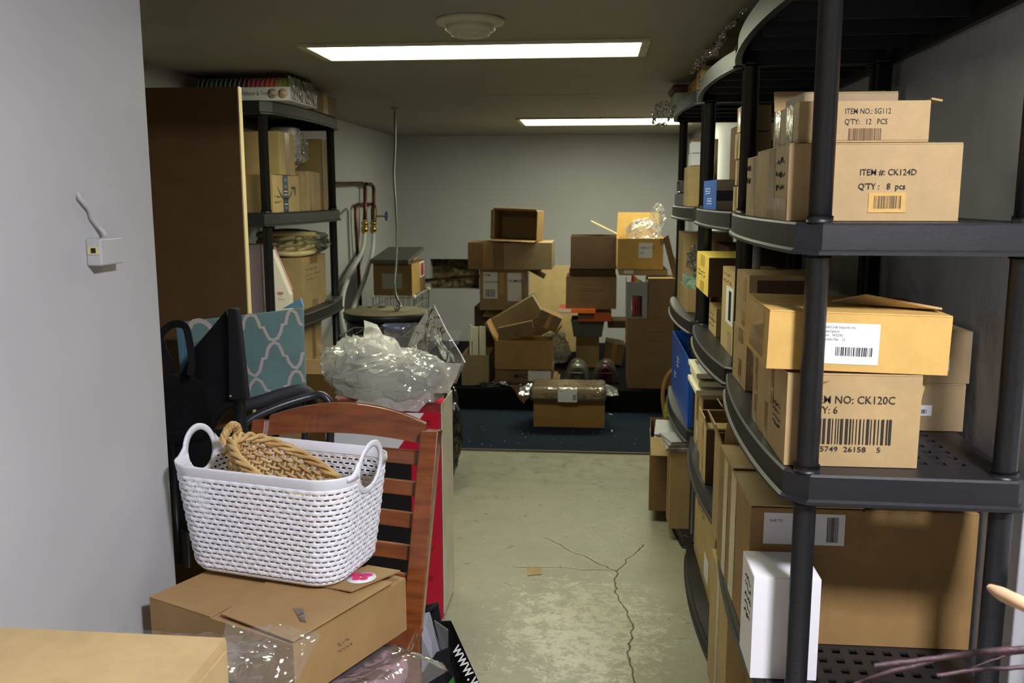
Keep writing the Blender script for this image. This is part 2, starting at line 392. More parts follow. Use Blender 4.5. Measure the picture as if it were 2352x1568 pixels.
    ck = ramp(dist, .0012, .0042, (1, 1, 1), (0, 0, 0))
    hl = ramp(dist, .004, .016, (.5, .5, .5), (0, 0, 0))
    col = mix(hl, col, lin((186, 182, 156))); col = mix(ck, col, lin((92, 86, 62)))
    l.new(col, b.inputs['Base Color'])
    rr = n.new('ShaderNodeMapRange'); l.new(noise_(11, 6, .7), rr.inputs[0]); rr.inputs[1].default_value = .35; rr.inputs[2].default_value = .65; rr.inputs[3].default_value = .26; rr.inputs[4].default_value = .5
    l.new(rr.outputs[0], b.inputs['Roughness'])
    bp = n.new('ShaderNodeBump'); bp.inputs['Strength'].default_value = .55; bp.inputs['Distance'].default_value = .004
    h = math_('SUBTRACT', noise_(30, 8, .7), math_('MULTIPLY', ck, 1.2)); l.new(h, bp.inputs['Height']); l.new(bp.outputs[0], b.inputs['Normal'])
    return m
FLOOR = concrete()

ZN = 2.4                                   # the front room is a little higher
struct('floor', MB().box(-3.2, -2.7, -.1, 3.2, YB+.3, 0), FLOOR)
mb = MB().box(-3.2, YR, ZC, 3.2, YB+.3, ZN+.1)
struct('ceiling_near', MB().box(-3.2, -2.7, ZN, 3.2, YR, ZN+.1), CEIL)
mb.add([(-.75, 4.93, ZC), (.81, 4.90, ZC), (.81, 4.945, ZC-.003), (-.75, 4.955, ZC-.003), (.81, 4.99, ZC), (-.75, 4.98, ZC)], [(0,1,2,3), (3,2,4,5)])
struct('ceiling', mb, CEIL)
# near left wall: faces the aisle, ends in a painted corner with filler ridges
mb = MB().box(-1.95, -2.6, 0, XN, YN, ZC).box(-1.95, -2.6, ZC, XN, YR, ZN)
struct('wall_left_near', mb, WALL)
struct('wall_left', MB().box(XL-.15, YN-.01, 0, XL, YB, ZC), WALL)
a, b = P(988, 594, Y=YB), P(1101, 664, Y=YB)
hx0, hx1, hz0, hz1 = a.x, b.x, b.z, a.z
mb = MB().box(XL-.15, YB, 0, hx0, YB+.12, ZC).box(hx1, YB, 0, XR+.15, YB+.12, ZC).box(hx0, YB, 0, hx1, YB+.12, hz0).box(hx0, YB, hz1, hx1, YB+.12, ZC)
struct('wall_back', mb, WALL)
RUB = mat('rough_masonry', (128, 112, 80), .95, var=.6, scale=22, bump=1, bscale=24, rgb2=(46, 40, 30))
mb = MB()
def rub(u, v):
    x, z = hx0-.02+(hx1-hx0+.04)*u, hz0-.03+(hz1-hz0+.06)*v
    return (x, YB+.16 - .07*noise.noise(Vector((x*9, 3, z*14)))-.11*max(0, .55-v)*(.6+noise.noise(Vector((x*22, 9, z*20)))), z)
mb.grid(rub, 36, 20)
mb.box(hx0-.05, YB+.25, hz0-.05, hx1+.05, YB+.3, hz1+.05)
mb.box(hx0-.02, YB+.1, hz0-.04, hx1+.02, YB+.26, hz0-.005); mb.box(hx0-.02, YB+.1, hz1+.005, hx1+.02, YB+.26, hz1+.04)
mb.box(hx0-.04, YB+.1, hz0-.04, hx0-.003, YB+.26, hz1+.04); mb.box(hx1+.003, YB+.1, hz0-.04, hx1+.04, YB+.26, hz1+.04)
struct('wall_back_recess', mb, RUB)
struct('wall_right', MB().box(XR, YR+.12, 0, XR+.15, YB, ZC), WALL)
struct('wall_right_return', MB().box(XR, YR, 0, 3.0, YR+.12, ZC), WALL, bevel=.004)
struct('wall_right_near', MB().box(2.9, -2.6, 0, 3.0, YR, ZN), WALL)
struct('wall_front', MB().box(-1.95, -2.7, 0, 3.0, -2.6, ZN), WALL)
# plinth with its carpeted strip
struct('floor_platform', MB().box(XL+.002, 6.16, 0, XR-.002, YB-.002, .155), STAGE, bevel=.006)
mb = MB().box(XL+.003, 5.15, 0, XR-.003, 6.159, .007)
o = mb.build('floor_carpet', CARPET); o['kind'] = 'structure'
o = MB().box(XL+.003, 5.135, 0, XR-.003, 5.155, .009).build('trim_1', mat('carpet_edging', (84, 76, 58), .7)); o['kind'] = 'structure'

# ---- ceiling lights
LE = mat('lamp_diffuser', (255, 255, 240), .4, emit=(.97, .98, .72), es=LAMP_POWER)
LE2 = mat('lamp_diffuser_cool', (255, 255, 255), .4, emit=(.93, .92, 1.0), es=NEAR_POWER)
LFR = mat('lamp_frame', (196, 190, 160), .5)
def ceiling_light(label, x0, x1, y0, y1, em, z=None):
    t = empty('ceiling_light', label, 'ceiling light', loc=((x0+x1)/2, (y0+y1)/2, ZC if z is None else z))
    W, D = (x1-x0)/2, (y1-y0)/2
    f = MB(); b = .018
    f.box(-W, -D, -.012, W, -D+b, 0); f.box(-W, D-b, -.012, W, D, 0); f.box(-W, -D+b, -.012, -W+.03, D-b, 0); f.box(W-.03, -D+b, -.012, W, D-b, 0)
    f.build('light_frame', LFR, t, bevel=.002)
    MB().box(-W+.03, -D+b, -.007, W-.03, D-b, -.001).build('diffuser', em, t)
    return t
a, b, c = P(683, 108, Z=ZC-.012), P(1497, 94, Z=ZC-.012), P(757, 141, Z=ZC-.012)
ceiling_light('long bright ceiling light panel near the round ceiling detector', a.x, b.x, a.y, c.y, LE)
a, c = P(1185, 275, Z=ZC-.012), P(1200, 289, Z=ZC-.012)
ceiling_light('farther bright ceiling light panel, partly hidden behind the right shelving', a.x, a.x+1.24, a.y, c.y, LE)
ceiling_light('small square ceiling light in the front room, above the camera', .60, .96, .13, .49, LE2, ZN)

# ---- round detector
c = P(1081, 58, Z=1.98)
t = empty('smoke_detector', 'round off-white smoke detector on the ceiling in front of the nearer light', 'smoke detector', loc=(c.x, 2.84, ZC))
DET = mat('detector_plastic', (186, 184, 160), .35, var=.03)
MB().lathe([(0,0),(.103,0),(.105,-.006),(.1,-.014),(.078,-.018),(.074,-.02)]).build('base_plate', DET, t)
MB().lathe([(.066,-.018),(.066,-.03),(.06,-.034)]).build('dark_vent_ring', mat('vent_dark', (70, 68, 56), .6), t)
MB().lathe([(.074,-.019),(.076,-.03),(.07,-.036),(.06,-.037),(.058,-.046),(.05,-.05),(0,-.051)]).build('cap', DET, t)

# ---- painted cable box on near left wall
a, b = P(172, 582, X=XN), P(243, 575, X=XN)
cy = (P(206, 580, X=XN).y + b.y)/2
zb_, zt_ = P(215, 612, X=XN+.03).z, P(215, 548, X=XN+.03).z
t = empty('telephone_jack', 'small painted-over grey wall jack box with a cable, on the near left wall', 'wall socket', loc=(XN, cy, zb_))
hh = zt_-zb_; dy = (b.y-P(206, 580, X=XN).y)/2+.012
BOXP = mat('painted_plastic', (180, 178, 180), .5, var=.02)
MB().box(0, -dy, 0, .03, dy, hh).build('jack_body', BOXP, t, bevel=.003)
MB().box(.004, -dy-.0012, hh*.42, .026, -dy+.002, hh*.72).build('socket', mat('old_ivory', (200, 190, 140), .5), t)
MB().box(.011, -dy-.002, hh*.48, .02, -dy+.002, hh*.66).build('socket_hole', mat('hole_dark', (20, 18, 16), .8), t)
pts = []
for px, py, off in ((179, 441, .0), (182, 452, .006), (195, 468, .006), (205, 480, .006), (209, 498, .005), (222, 515, .006), (236, 530, .01), (242, 540, .014)):
    p = P(px, py, X=XN+off); pts.append((p.x-XN, p.y-cy, p.z-zb_))
MB().tube(pts, .0042, 8).build('cable', BOXP, t)

# ================================================================ black plastic shelving
def shelf_unit(name, label, c0, c1, dep, levels, bulge=.04, side=1, rimh=.056, grp='black plastic shelf units'):
    """c0, c1: near and far front corners (x,y) on the floor; side=+1: depth runs to +x from the front"""
    L = math.hypot(c1[0]-c0[0], c1[1]-c0[1]); ang = math.atan2(c1[0]-c0[0], c1[1]-c0[1])
    root = empty(name, label, 'shelf', loc=(c0[0], c0[1], 0), rz=-ang, group=grp)
    s = side
    def outline(off=0, n=26):
        pts = []; rc = .03
        for i in range(n+1):
            t = i/n; y = off + (L-2*off)*t
            e = min(t, 1-t)*L
            x = -bulge*(math.sin(PI*t)**.62) + (rc-math.sqrt(max(0, rc*rc-(rc-min(e, rc))**2))) + off
            pts.append((s*x, y))
        pts += [(s*(dep-off-.015), L-off), (s*(dep-off), L-off-.015), (s*(dep-off), off+.015), (s*(dep-off-.015), off)]
        return pts
    for z, holes in levels:
        mb = MB(); o0 = outline(); o1 = outline(-.006); k = len(o0)
        def ring(o, zz): return [(x, y, zz) for x, y in o]
        # rim wall with a rolled lower lip
        rings = [ring(outline(.004), z+rimh), ring(o0, z+rimh-.004), ring(o0, z+.010), ring(o1, z+.006), ring(o1, z), ring(outline(.01), z), ring(outline(.01), z+rimh-.012)]
        vs = [v for g in rings for v in g]; fs = []
        for j in range(len(rings)-1):
            for i in range(k):
                q = (j*k+i, j*k+(i+1) % k, (j+1)*k+(i+1) % k, (j+1)*k+i); fs.append(q if s > 0 else q[::-1])
        mb.add(vs, fs, 0)
        # deck with square perforations
        ou = outline(.004); ix0, ix1, iy0, iy1 = .055, dep-.055, .07, L-.07
        inner = [(s*ix0, iy0), (s*ix1, iy0), (s*ix1, iy1), (s*ix0, iy1)]
        for zz, fl in ((z+rimh, 1), (z+rimh-.005, -1)):
            tri = tessellate_polygon([[Vector((x, y, 0)) for x, y in ou], [Vector((x, y, 0)) for x, y in inner]])
            mb.add([(x, y, zz) for x, y in ou+inner], [t if fl > 0 else t[::-1] for t in tri])
        nx, ny = (17, 41) if holes else (1, 1)
        for i in range(nx):
            for j in range(ny):
                if holes and i % 2 == 1 and j % 2 == 1: continue
                xa, xb = ix0+(ix1-ix0)*i/nx, ix0+(ix1-ix0)*(i+1)/nx; ya, yb = iy0+(iy1-iy0)*j/ny, iy0+(iy1-iy0)*(j+1)/ny
                mb.box(min(s*xa, s*xb), ya, z+rimh-.005, max(s*xa, s*xb), yb, z+rimh)
        if not holes:
            for j in range(1, 5): mb.box(min(0, s*.02), L*j/5-.004, z+.012, max(0, s*(dep-.02)), L*j/5+.004, z+rimh-.005)
        mb.build('shelf_board', [BLKG], root)
    top = levels[-1][0]
    for x in (.03, dep-.03):
        for y in (.03, L-.03):
            mb = MB()
            mb.cyl((s*x, y, 0), (s*x, y, top+.01), .0205, 20)
            for z, _ in levels:
                if z < top: mb.cyl((s*x, y, z+rimh), (s*x, y, z+rimh+.012), .0235, 20)
                if z > .02: mb.cyl((s*x, y, z-.006), (s*x, y, z+.004), .0235, 20)
            mb.build('post', BLK, root)
    return root
LV = [0, .457, .914, 1.371, 1.828]; RH = .056
D5, D4, D3, D2, D1 = [z+RH+.0012 for z in LV]
shelf_unit('shelf_unit', 'nearest black plastic shelf unit of the right-hand row', (.366, 1.652), (.392, 2.665), .408, [(z, i in (1, 2)) for i, z in enumerate(LV)])
shelf_unit('shelf_unit', 'middle black plastic shelf unit of the right-hand row', (.398, 2.685), (.402, 3.675), .408, [(z, False) for z in LV])
shelf_unit('shelf_unit', 'farthest black plastic shelf unit of the right-hand row', (.398, 3.70), (.392, 4.67), .408, [(z, False) for z in LV])
LL = [0, .43, .872, 1.345, 1.815]
E5, E4, E3, E2, E1 = [z+RH+.0012 for z in LL]
shelf_unit('shelf_unit', 'black plastic shelf unit standing by the left wall behind the brown board', (-1.385, 3.83), (-1.375, 4.86), .405, [(z, False) for z in LL], side=-1, bulge=.045)

# ================================================================ goods on the right-hand shelving
# --- nearest unit, second shelf
carton('cardboard_box', 'tan carton printed ITEM # CK124D on the nearest shelf unit', .353, .660, 1.752, 2.09, D2, 1.566, KRAFT, group=GS, seam='x', decals=[
    ('tape', 'L', .42, 0, .62, 1), ('scrib', 'L', .66, .35, .95, .9, 3, INK), ('tape', 'L', .62, .02, .98, .3, TAPEC),
    ('text', 'F', .415, .585, .99, .70, ['ITEM #: CK124D'], INK, .9), ('text', 'F', .41, .40, .99, .515, ["Q'TY :   8  pcs"], INK, .9),
    ('patch', 'F', .475, .11, .69, .37, KRAFT_Y, 'sticker'), ('bars', 'F', .505, .16, .665, .33)])
r = carton('cardboard_box', 'open tan carton printed ITEM NO. SG112 on top of the CK124D carton', .370, .603, 1.765, 2.01, 1.5705, 1.645, KRAFT, open_=True, group=GS, flaps=[('B', .05, 30), ('R', .02, 100)], decals=[
    ('tape', 'L', .55, 0, .8, 1, TAPEC), ('tape', 'L', .1, 0, .3, 1, TAPEC),
    ('text', 'F', .35, .66, .99, .85, ['ITEM NO.: SG112'], INK, .78), ('text', 'F', .35, .41, .99, .6, ["Q'TY:   12   PCS"], INK, .8), ('bars', 'F', .385, .06, .64, .34, INKF)])
carton('cardboard_box', 'low flat cardboard tray lying inside the open SG112 carton', .385, .555, 1.80, 1.97, 1.576, 1.662, KRAFT_G, group=GS)
sb('small light tan carton at the left behind the CK124D carton', 1735, 488, D2, 362, 1716, .12, Yn=2.12, z0=D2, m=KRAFT_L, group=GS, decals=[('tape', 'L', .55, 0, .85, 1), ('scrib', 'L', .05, .5, .5, .95, 2, INK)])
# --- nearest unit, third shelf
r = carton('cardboard_box', 'large carton printed ITEM NO CK120C with a big barcode', .360, .603, 1.708, 1.985, D3, 1.145, KRAFT, group=GS, decals=[
    ('tape', 'L', .25, 0, .34, .45), ('tape', 'L', .45, .5, .54, 1), ('scrib', 'L', .55, .3, .9, .6, 4, INK),
    ('text', 'F', .165, .68, .99, .80, ['ITEM NO: CK120C'], INK, .93), ('text', 'F', .165, .57, .99, .68, ['QTY: 6'], INK, .93),
    ('bars', 'F', .22, .25, .80, .53), ('text', 'F', .14, .155, .99, .235, ['7   75749  26158    5'], INK, 1.2)])
MB().slab([(.122,-.12,.10), (.122,-.12,.176), (.145,-.10,.17), (.128,-.11,.12)], (0, 1, 0), .004).build('torn_flap', KRAFT_L, r)
MB().slab([(-.1,-.136,.176), (-.02,-.137,.176), (-.07,-.14,.15)], (0, 1, 0), .0015).build('torn_flap', KRAFT_D, r)
q = Matrix.Translation((.487, 1.86, 1.152)) @ Matrix.Rotation(math.radians(-1.5), 4, 'Z') @ Matrix.Rotation(math.radians(1.2), 4, 'Y')
r = carton('cardboard_box', 'yellowish carton with a white WS295 label resting on the CK120C carton', -.162, .162, -.15, .15, 0, .107, KRAFT_Y, M=q, group=GS, decals=[
    ('tape', 'L', .2, .1, .8, .95, TAPEC),
    ('label', 'F', .275, .13, .615, .84, ['MultiCraft Imports Inc.', 'Description', 'Item   WS295', 'Carton No   12', '', ''], (.3, .2, .92, .42))])
MB().slab([(-.02,.0,.1115), (.155,-.03,.1115), (.155,-.11,.116), (.03,-.06,.132)], (0, 0, 1), .004).build('lifted_flap', KRAFT_L, r)
# two behind at left, and two at the back right
sb('lower tan taped carton at the left of the nearest unit, third shelf', 1711, 899, D3, 768, 1683, .18, z0=D3, key='lf', m=KRAFT, group=GS, decals=[('tape', 'L', .45, .05, .65, .45), ('tape', 'L', .4, .75, .7, 1)])
z, x, y = TOP['lf']
carton('cardboard_box', 'upper tan carton with dark open side, stacked at the left of the third shelf', x+.002, x+.2, y+.01, y+.22, z+.001, z+.145, KRAFT, group=GS, decals=[('tape', 'L', .55, .5, .75, .95), ('tape', 'L', .5, .05, .75, .3), ('patch', 'F', .1, .03, .97, .93, mat('dark_card_inside', (74, 56, 40), .8), 'dark_opening')])
carton('cardboard_box', 'slim tan carton standing between the taped pair and the CK120C carton', .362, .415, 1.99, 2.085, D3, 1.12, KRAFT, group=GS, decals=[('tape', 'L', .3, 0, .6, 1)])
p = P(2225, 1002, Z=D3)
r = carton('cardboard_box', 'lower back carton printed 41 PCS at the right of the third shelf', .57, p.x, 1.995, 2.42, D3, 1.072, KRAFT_G, group=GS, decals=[('text', 'F', .10, .6, 1, .8, ['41'], INK), ('text', 'F', .02, .3, 1, .5, ['PCS'], INK), ('label', 'F', .42, .33, .70, .56, ['', ''], (.15, .2, .85, .6))])
carton('cardboard_box', 'upper back carton with a small barcode sticker, stacked at the right of the third shelf', .585, .802, 2.0, 2.42, 1.0755, 1.185, KRAFT_G, group=GS, decals=[('label', 'F', .60, .25, .80, .48, ['', ''], (.15, .2, .85, .6))])
# --- nearest unit, fourth shelf
r = carton('cardboard_box', 'very large brown carton with a white shipping label on the fourth shelf', .338, .806, 1.905, 2.40, D4, .815, card((152, 120, 74)), group=GS, decals=[
    ('label', 'F', .06, .745, .42, .975, ['', 'SHIP TO', '', ''], (.78, .1, .93, .9)), ('tape', 'L', .2, .0, .32, 1, TAPEC), ('tape', 'L', .45, .0, .6, 1, TAPEC)], seam='y')
MB().slab([(-.233,-.247,.3065), (.0,-.247,.3065), (.0,-.02,.3065), (-.235,-.02,.3065)], (0,0,1), .003).build('top_flap', KRAFT, r)
MB().slab([(-.233,.02,.3065), (.0,.02,.3065), (.0,.23,.3065), (-.235,.23,.3065)], (0,0,1), .003).build('top_flap', KRAFT, r)
pt_ = P(1728, 1326, Y=1.75)
r = carton('white_box', 'tall plain white box behind the post of the nearest unit', .322, .452, 1.748, 1.885, D4, pt_.z, mat('white_carton', (236, 234, 238), .45, var=.02), group=None, seam=None, bulge=.001, decals=[
    ('scrib', 'L', .3, .45, .95, .9, 5, INK), ('text', 'T', .42, .35, .8, .6, ['INC.', 'MADE IN'], INK)])
MB().box(-.064, -.0675, .0, .064, .067, .002).build('lid', MC['white_carton'], r, M=Matrix.Translation((0, 0, pt_.z-D4-.0005)))
# --- bottom shelf
carton('cardboard_box', 'tan carton at the bottom of the nearest unit, beside the white box', .352, .50, 2.25, 2.60, D5, min(.445, P(1700, 1330, Y=2.35).z), KRAFT_L, group=GS, decals=[('tape', 'L', .4, 0, .55, 1)])
carton('cardboard_box', 'second tan carton on the bottom shelf, nearer the doorway', .40, .74, 1.85, 2.24, D5, .36, KRAFT, group=GS, decals=[('tape', 'L', .4, 0, .6, 1)])
# fourth shelf, left end: open flaps rising behind the big carton
carton('cardboard_box', 'open tan carton with raised flaps behind the very large carton', .35, .62, 2.42, 2.60, D4, .80, KRAFT, open_=True, group=GS, flaps=[('L', .07, 20), ('F', .08, 15)])
# --- middle unit
BLUEC = mat('blue_carton', (34, 82, 160), .4, var=.05)
r = sb('blue and white printed carton on the second shelf of the middle unit', 1645, 486, D2, 413, 1617, .115, Yn=3.02, z0=D2, m=mat('pale_grey_carton', (160, 150, 140), .5), group=GS, seam=None,
   decals=[('patch', 'L', 0, 0, 1, 1, BLUEC, 'blue_side'), ('patch', 'F', 0, .3, 1, .64, mat('navy_ink', (24, 34, 66), .5), 'navy_band'), ('scrib', 'L', .15, .5, .6, .75, 3, PAPER), ('scrib', 'L', .3, .15, .75, .4, 3, PAPER)])
for i, (y0, y1) in enumerate(((437, 486), (388, 437), (340, 388), (287, 338))):
    yy = 2.77
    z0_, z1_ = P(1684, y1, Y=yy).z, P(1684, y0, Y=yy).z
    z0_ = D2 + .077*i*1.0; z1_ = z0_ + .072
    carton('cardboard_box', ['small tan box at the foot of the four-high stack by the middle unit post', 'small tan box second from the foot of the four-high stack by the middle unit post', 'small tan box third from the foot of the four-high stack by the middle unit post', 'small tan box topmost of the four-high stack by the middle unit post'][i],
           .415+.004*(i % 2), .50, 2.745+.003*i, 2.86, z0_, z1_, KRAFT_L, group=GS, seam=None, decals=[('tape', 'L', .3, 0, .55, 1)])
a, b = P(1636, 475, Y=3.2), P(1700, 300, Y=3.2)
carton('cardboard_box', 'tall dark brown carton with a pale band on the second shelf of the middle unit', max(a.x, .505), .775, 3.2, 3.6, D2, b.z+.03, KRAFT_DD, group=GS, decals=[('patch', 'F', 0, .78, 1, .98, TAPEC, 'pale_band'), ('text', 'F', .38, .45, .9, .6, ['6LC'], INK)])
# third shelf
r = sb('yellow carton with a dark front standing proud of the middle unit', 1626, 683, D3, 594, 1600, .15, Yn=3.22, z0=P(1626, 683, Y=3.22).z, key='yl', m=YEL, group=GS, decals=[('tape', 'L', .35, .0, .65, .3, YELD), ('tape', 'L', .35, .7, .65, 1, YELD), ('scrib', 'L', .1, .4, .9, .6, 2, INK), ('patch', 'F', .0, .0, 1, 1, KRAFT_DD, 'brown_front')])  # camera-facing side coloured dark brown for the shade on it
z, x, y = TOP['yl']
carton('cardboard_box', 'tan scribbled carton that carries the yellow carton on the middle unit', x+.10, x+.2, 3.25, 3.5, D3, P(1626, 683, Y=3.22).z-.0015, KRAFT_G, group=GS, seam=None, decals=[('scrib', 'F', .1, .1, .6, .5, 3, INK)])
sb('small tan box with handwriting in front of the yellow carton, third shelf', 1644, 775, D3, 712, 1628, .05, m=KRAFT_L, group=GS, z0=D3, decals=[('scrib', 'L', .1, .2, .9, .8, 3, INKF)])
sb('tall tan carton with a white barcode label on the third shelf of the middle unit', 1687, 828, D3, 632, 1657, .16, m=KRAFT_L, group=GS, z0=D3, key='tt', decals=[('label', 'L', .3, .35, .78, .8, ['', '', '', ''], (.4, .1, .75, .9)), ('tape', 'L', .5, 0, .7, .25), ('scrib', 'L', .1, .8, .9, .98, 2, INKF)])
mb = MB(); c = P(1685, 640, Y=2.86)
a1 = P(1686, 560, Y=2.86)
tt = TOP['tt']; rh = P(1686, 562, Y=tt[2]+.1).z-tt[0]
mb.lathe([(0, 0), (.028, 0), (.028, rh), (.025, rh), (.025, .02), (0, .02)], seg=20)
o = mb.build('paper_roll', PAPER); o.location = (tt[1]+.05, tt[2]+.07, tt[0]+.0005); tag(o, 'upright white paper roll standing beside the tall labelled carton', 'paper roll')
# fourth shelf: canvases and cartons
p = P(1606, 912, Y=3.3)
for i in range(3):
    zz = P(1612, 905-19*i, Y=3.33).z
    t = empty('canvas_frame', ['lowest of three stretched white canvases in the stack on the middle unit', 'middle one of three stretched white canvases in the stack on the middle unit', 'topmost of three stretched white canvases in the stack, open side up'][i], 'canvas', loc=(.372+.008*(i % 2), 3.31, zz), group='stretched canvases')
    mb = MB(); mb.box(0,0,0, .24,.022,.018).box(0,.278,0, .24,.30,.018).box(0,.022,0, .022,.278,.018).box(.218,.022,0, .24,.278,.018)
    mb.build('stretcher_frame', CREAM, t, bevel=.002); MB().box(.004,.004,-.0015, .236,.296,.0).build('canvas_sheet', PAPER, t)
zb4 = P(1612, 905, Y=3.33).z-.005
carton('cardboard_box', 'tall tan carton under the stack of white canvases', .40, .60, 3.33, 3.58, D4, zb4, KRAFT_L, group=GS, seam='x', decals=[('tape', 'L', .3, 0, .5, 1), ('patch', 'F', .02, 0, 1, .93, KRAFT_DD, 'shaded_front')])  # front of the tan carton darkened by colour to show it in shade
r = sb('tall open tan carton with a brown front, middle unit fourth shelf', 1618, 1113, D4, 985, 1606, .17, z0=D4, m=KRAFT_L, open_=True, group=GS, flaps=[('B', .04, -40), ('F', .04, -75), ('L', .035, 12)], decals=[('patch', 'F', .0, 0, 1, .98, KRAFT_DD, 'brown_front'), ('tape', 'L', .4, 0, .55, 1)])  # front patch holds the shade of the side turned from the light
carton('cardboard_box', 'narrow carton with raised flap beside the open carton, middle unit fourth shelf', .44, .52, 2.80, 2.92, D4, .775, KRAFT, open_=True, group=GS, flaps=[('L', .07, 40), ('B', .06, 10)])
# bottom shelf
sb('flat tan carton leaning on edge at the bottom of the middle unit', 1637, 1380, D5, 1190, 1592, .035, z0=D5, m=KRAFT_L, group=GS, decals=[('scrib', 'L', .1, .6, .6, .9, 2, INKF), ('patch', 'L', .55, .1, .75, .35, PAPER, 'paper_scrap')], X=.415)
carton('cardboard_box', 'second flat tan carton on edge behind the leaning one, bottom of the middle unit', .458, .50, 2.82, 3.30, D5, .40, KRAFT, group=GS)
carton('cardboard_box', 'big brown carton at the back of the bottom shelf, middle unit', .52, .79, 2.80, 3.4, D5, .42, KRAFT_D, group=GS)
# --- farthest unit, second shelf
r = carton('cardboard_box', 'small grey box at the far end of the second shelf of the farthest unit', .385, .45, 4.47, 4.60, D2, D2+.055, mat('grey_box', (118, 120, 126), .5), group=GS, seam=None); TOP['gb'] = (D2+.058, .385, 4.47)
z, x, y = TOP['gb']
mb = MB().lathe([(0,0),(.03,0),(.032,.01),(.032,.05),(.028,.058)], seg=20); o = mb.build('glass_jar', film('jar_glass', .12, .05)); o.location = (x+.034, y+.06, z+.001); tag(o, 'small clear jar standing on the grey box', 'jar')
z0_ = D2
for i, (x0, x1, h, lab) in enumerate(((.44, .50, .17, 'narrow tan carton at the front of the far second shelf'), (.475, .58, .33, 'tall tan carton in the corner behind the narrow one, far second shelf'))):
    carton('cardboard_box', lab, x0-.04, x1-.03, 4.20+.11*i, 4.30+.18*i, D2, D2+h-.03*i, KRAFT_L if i == 0 else KRAFT, group=GS, seam=None, decals=[('tape', 'L', .4, 0, .6, 1, TAPEC)])
for i, (zz, hh) in enumerate(((0, .17), (.173, .05), (.226, .045))):
    carton('white_box' if i else 'cardboard_box', ['tan carton under two small white boxes, far second shelf', 'lower small white box on the tan carton, far second shelf', 'upper small white box, topmost on the far second shelf'][i], .398+.004*i, .50, 4.02, 4.15, D2+zz, D2+zz+hh, [KRAFT_L, WHITEP, WHITEP][i], group=GS, seam=None)
# third shelf of the farthest unit
r = carton('open_carton', 'open carton full of green packets on the third shelf of the farthest unit', .40, .50, 4.0, 4.34, D3, 1.075, KRAFT, open_=True, group=GS, inner=None)
GRN = mat('green_packets', (52, 110, 70), .35, var=.5, scale=40, rgb2=(190, 214, 200))
for i in range(9):
    y = 4.04+.034*i
    o = MB().slab([(.408, y, D3+.006), (.492, y, D3+.006), (.492, y+.012, 1.10+.012*R.random()), (.408, y+.012, 1.10+.012*R.random())], (0, 1, 0), .006).build('green_packet', GRN)
    tag(o, ['green packet nearest the camera in the row', 'second green packet from the near end', 'third green packet from the near end', 'fourth green packet from the near end', 'middle green packet of the row', 'fourth green packet from the far end', 'third green packet from the far end', 'second green packet from the far end', 'farthest green packet of the row'][i] + ' in the open carton', 'packet', 'green packets in the open carton')
a, b = P(1560, 640, Y=4.5), P(1604, 540, Y=4.5)
carton('cardboard_box', 'large tan carton at the far end of the third shelf, farthest unit', .41, .64, 4.36, 4.605, D3, 1.30, KRAFT, group=GS, decals=[('tape', 'F', .0, .2, .15, 1, TAPEC)])
carton('cardboard_box', 'dark carton at the back of the third shelf, farthest unit', .55, .79, 3.85, 4.3, D3, 1.26, KRAFT_DD, group=GS)
# fourth shelf: blue board
r = carton('cardboard_box', 'bright blue carton with faint white print on the fourth shelf of the farthest unit', .392, .55, 3.765, 4.60, D4, P(1594, 826, Y=3.77).z, mat('vivid_blue', (22, 84, 190), .4, var=.06), open_=True, group=GS, decals=[('scrib', 'L', .35, .55, .5, .75, 3, PAPER), ('scrib', 'L', .2, .3, .32, .42, 2, PAPER)])
# farthest unit bottom: carton with magazines
r = carton('open_carton', 'open carton of magazines sticking out of the farthest unit, bottom shelf', .268, .50, 4.02, 4.40, D5, .40, KRAFT_D, open_=True, fm=KRAFT_L, flaps=[('F', .09, 140)], rz=-.06, group=GS)
MAG = [mat('magazine_white', (214, 212, 208), .4), mat('magazine_orange', (206, 128, 92), .4), mat('magazine_grey', (150, 146, 150), .4), mat('magazine_red', (206, 190, 186), .4)]
for i in range(7):
    zz = .372+.010*i
    M = Matrix.Translation((.345+.012*(i % 3), 4.14 + .01*(i % 2), zz - .02)) @ Matrix.Rotation(.10, 4, 'X') @ Matrix.Rotation(.1*(i % 3)-.1, 4, 'Z')
    o = MB().box(-.06, -.1, 0, .1, .1, .008).build('magazine', MAG[i % 4], M=M); tag(o, ['lowest white magazine in the open carton', 'orange magazine near the bottom in the open carton', 'grey magazine under the reddish one in the open carton', 'reddish-white magazine, middle of the pile in the open carton', 'white magazine in the upper half of the open carton pile', 'second orange magazine, just under the top one', 'topmost grey magazine in the open carton'][i], 'magazine', 'magazines in the open carton')
for i in range(5):
    M = Matrix.Translation((.378, 3.88, .4025+.009*i)) @ Matrix.Rotation(.06*i, 4, 'Z')
    o = MB().box(-.07, -.08, 0, .08, .08, .007).build('booklet', [MAG[2], MAG[0]][i % 2], M=M); tag(o, ['lowest pale booklet on the carton near the magazines', 'pale booklet second from the bottom near the magazines', 'middle pale booklet of the five near the magazines', 'pale booklet second from the top near the magazines', 'topmost pale booklet, with a dark spot, near the magazines'][i], 'booklet', 'booklets stacked at the bottom of the farthest unit')
r = carton('cardboard_box', 'tan carton carrying the pale booklets at the bottom of the farthest unit', .33, .455, 3.805, 3.955, D5, .400, KRAFT, group=GS, seam=None, decals=[('tape', 'L', .4, 0, .6, 1)])
carton('cardboard_box', 'narrow tan carton at the near end of the farthest unit, bottom shelf', .46, .60, 3.765, 3.80, D5, .37, KRAFT_L, group=GS, seam=None)
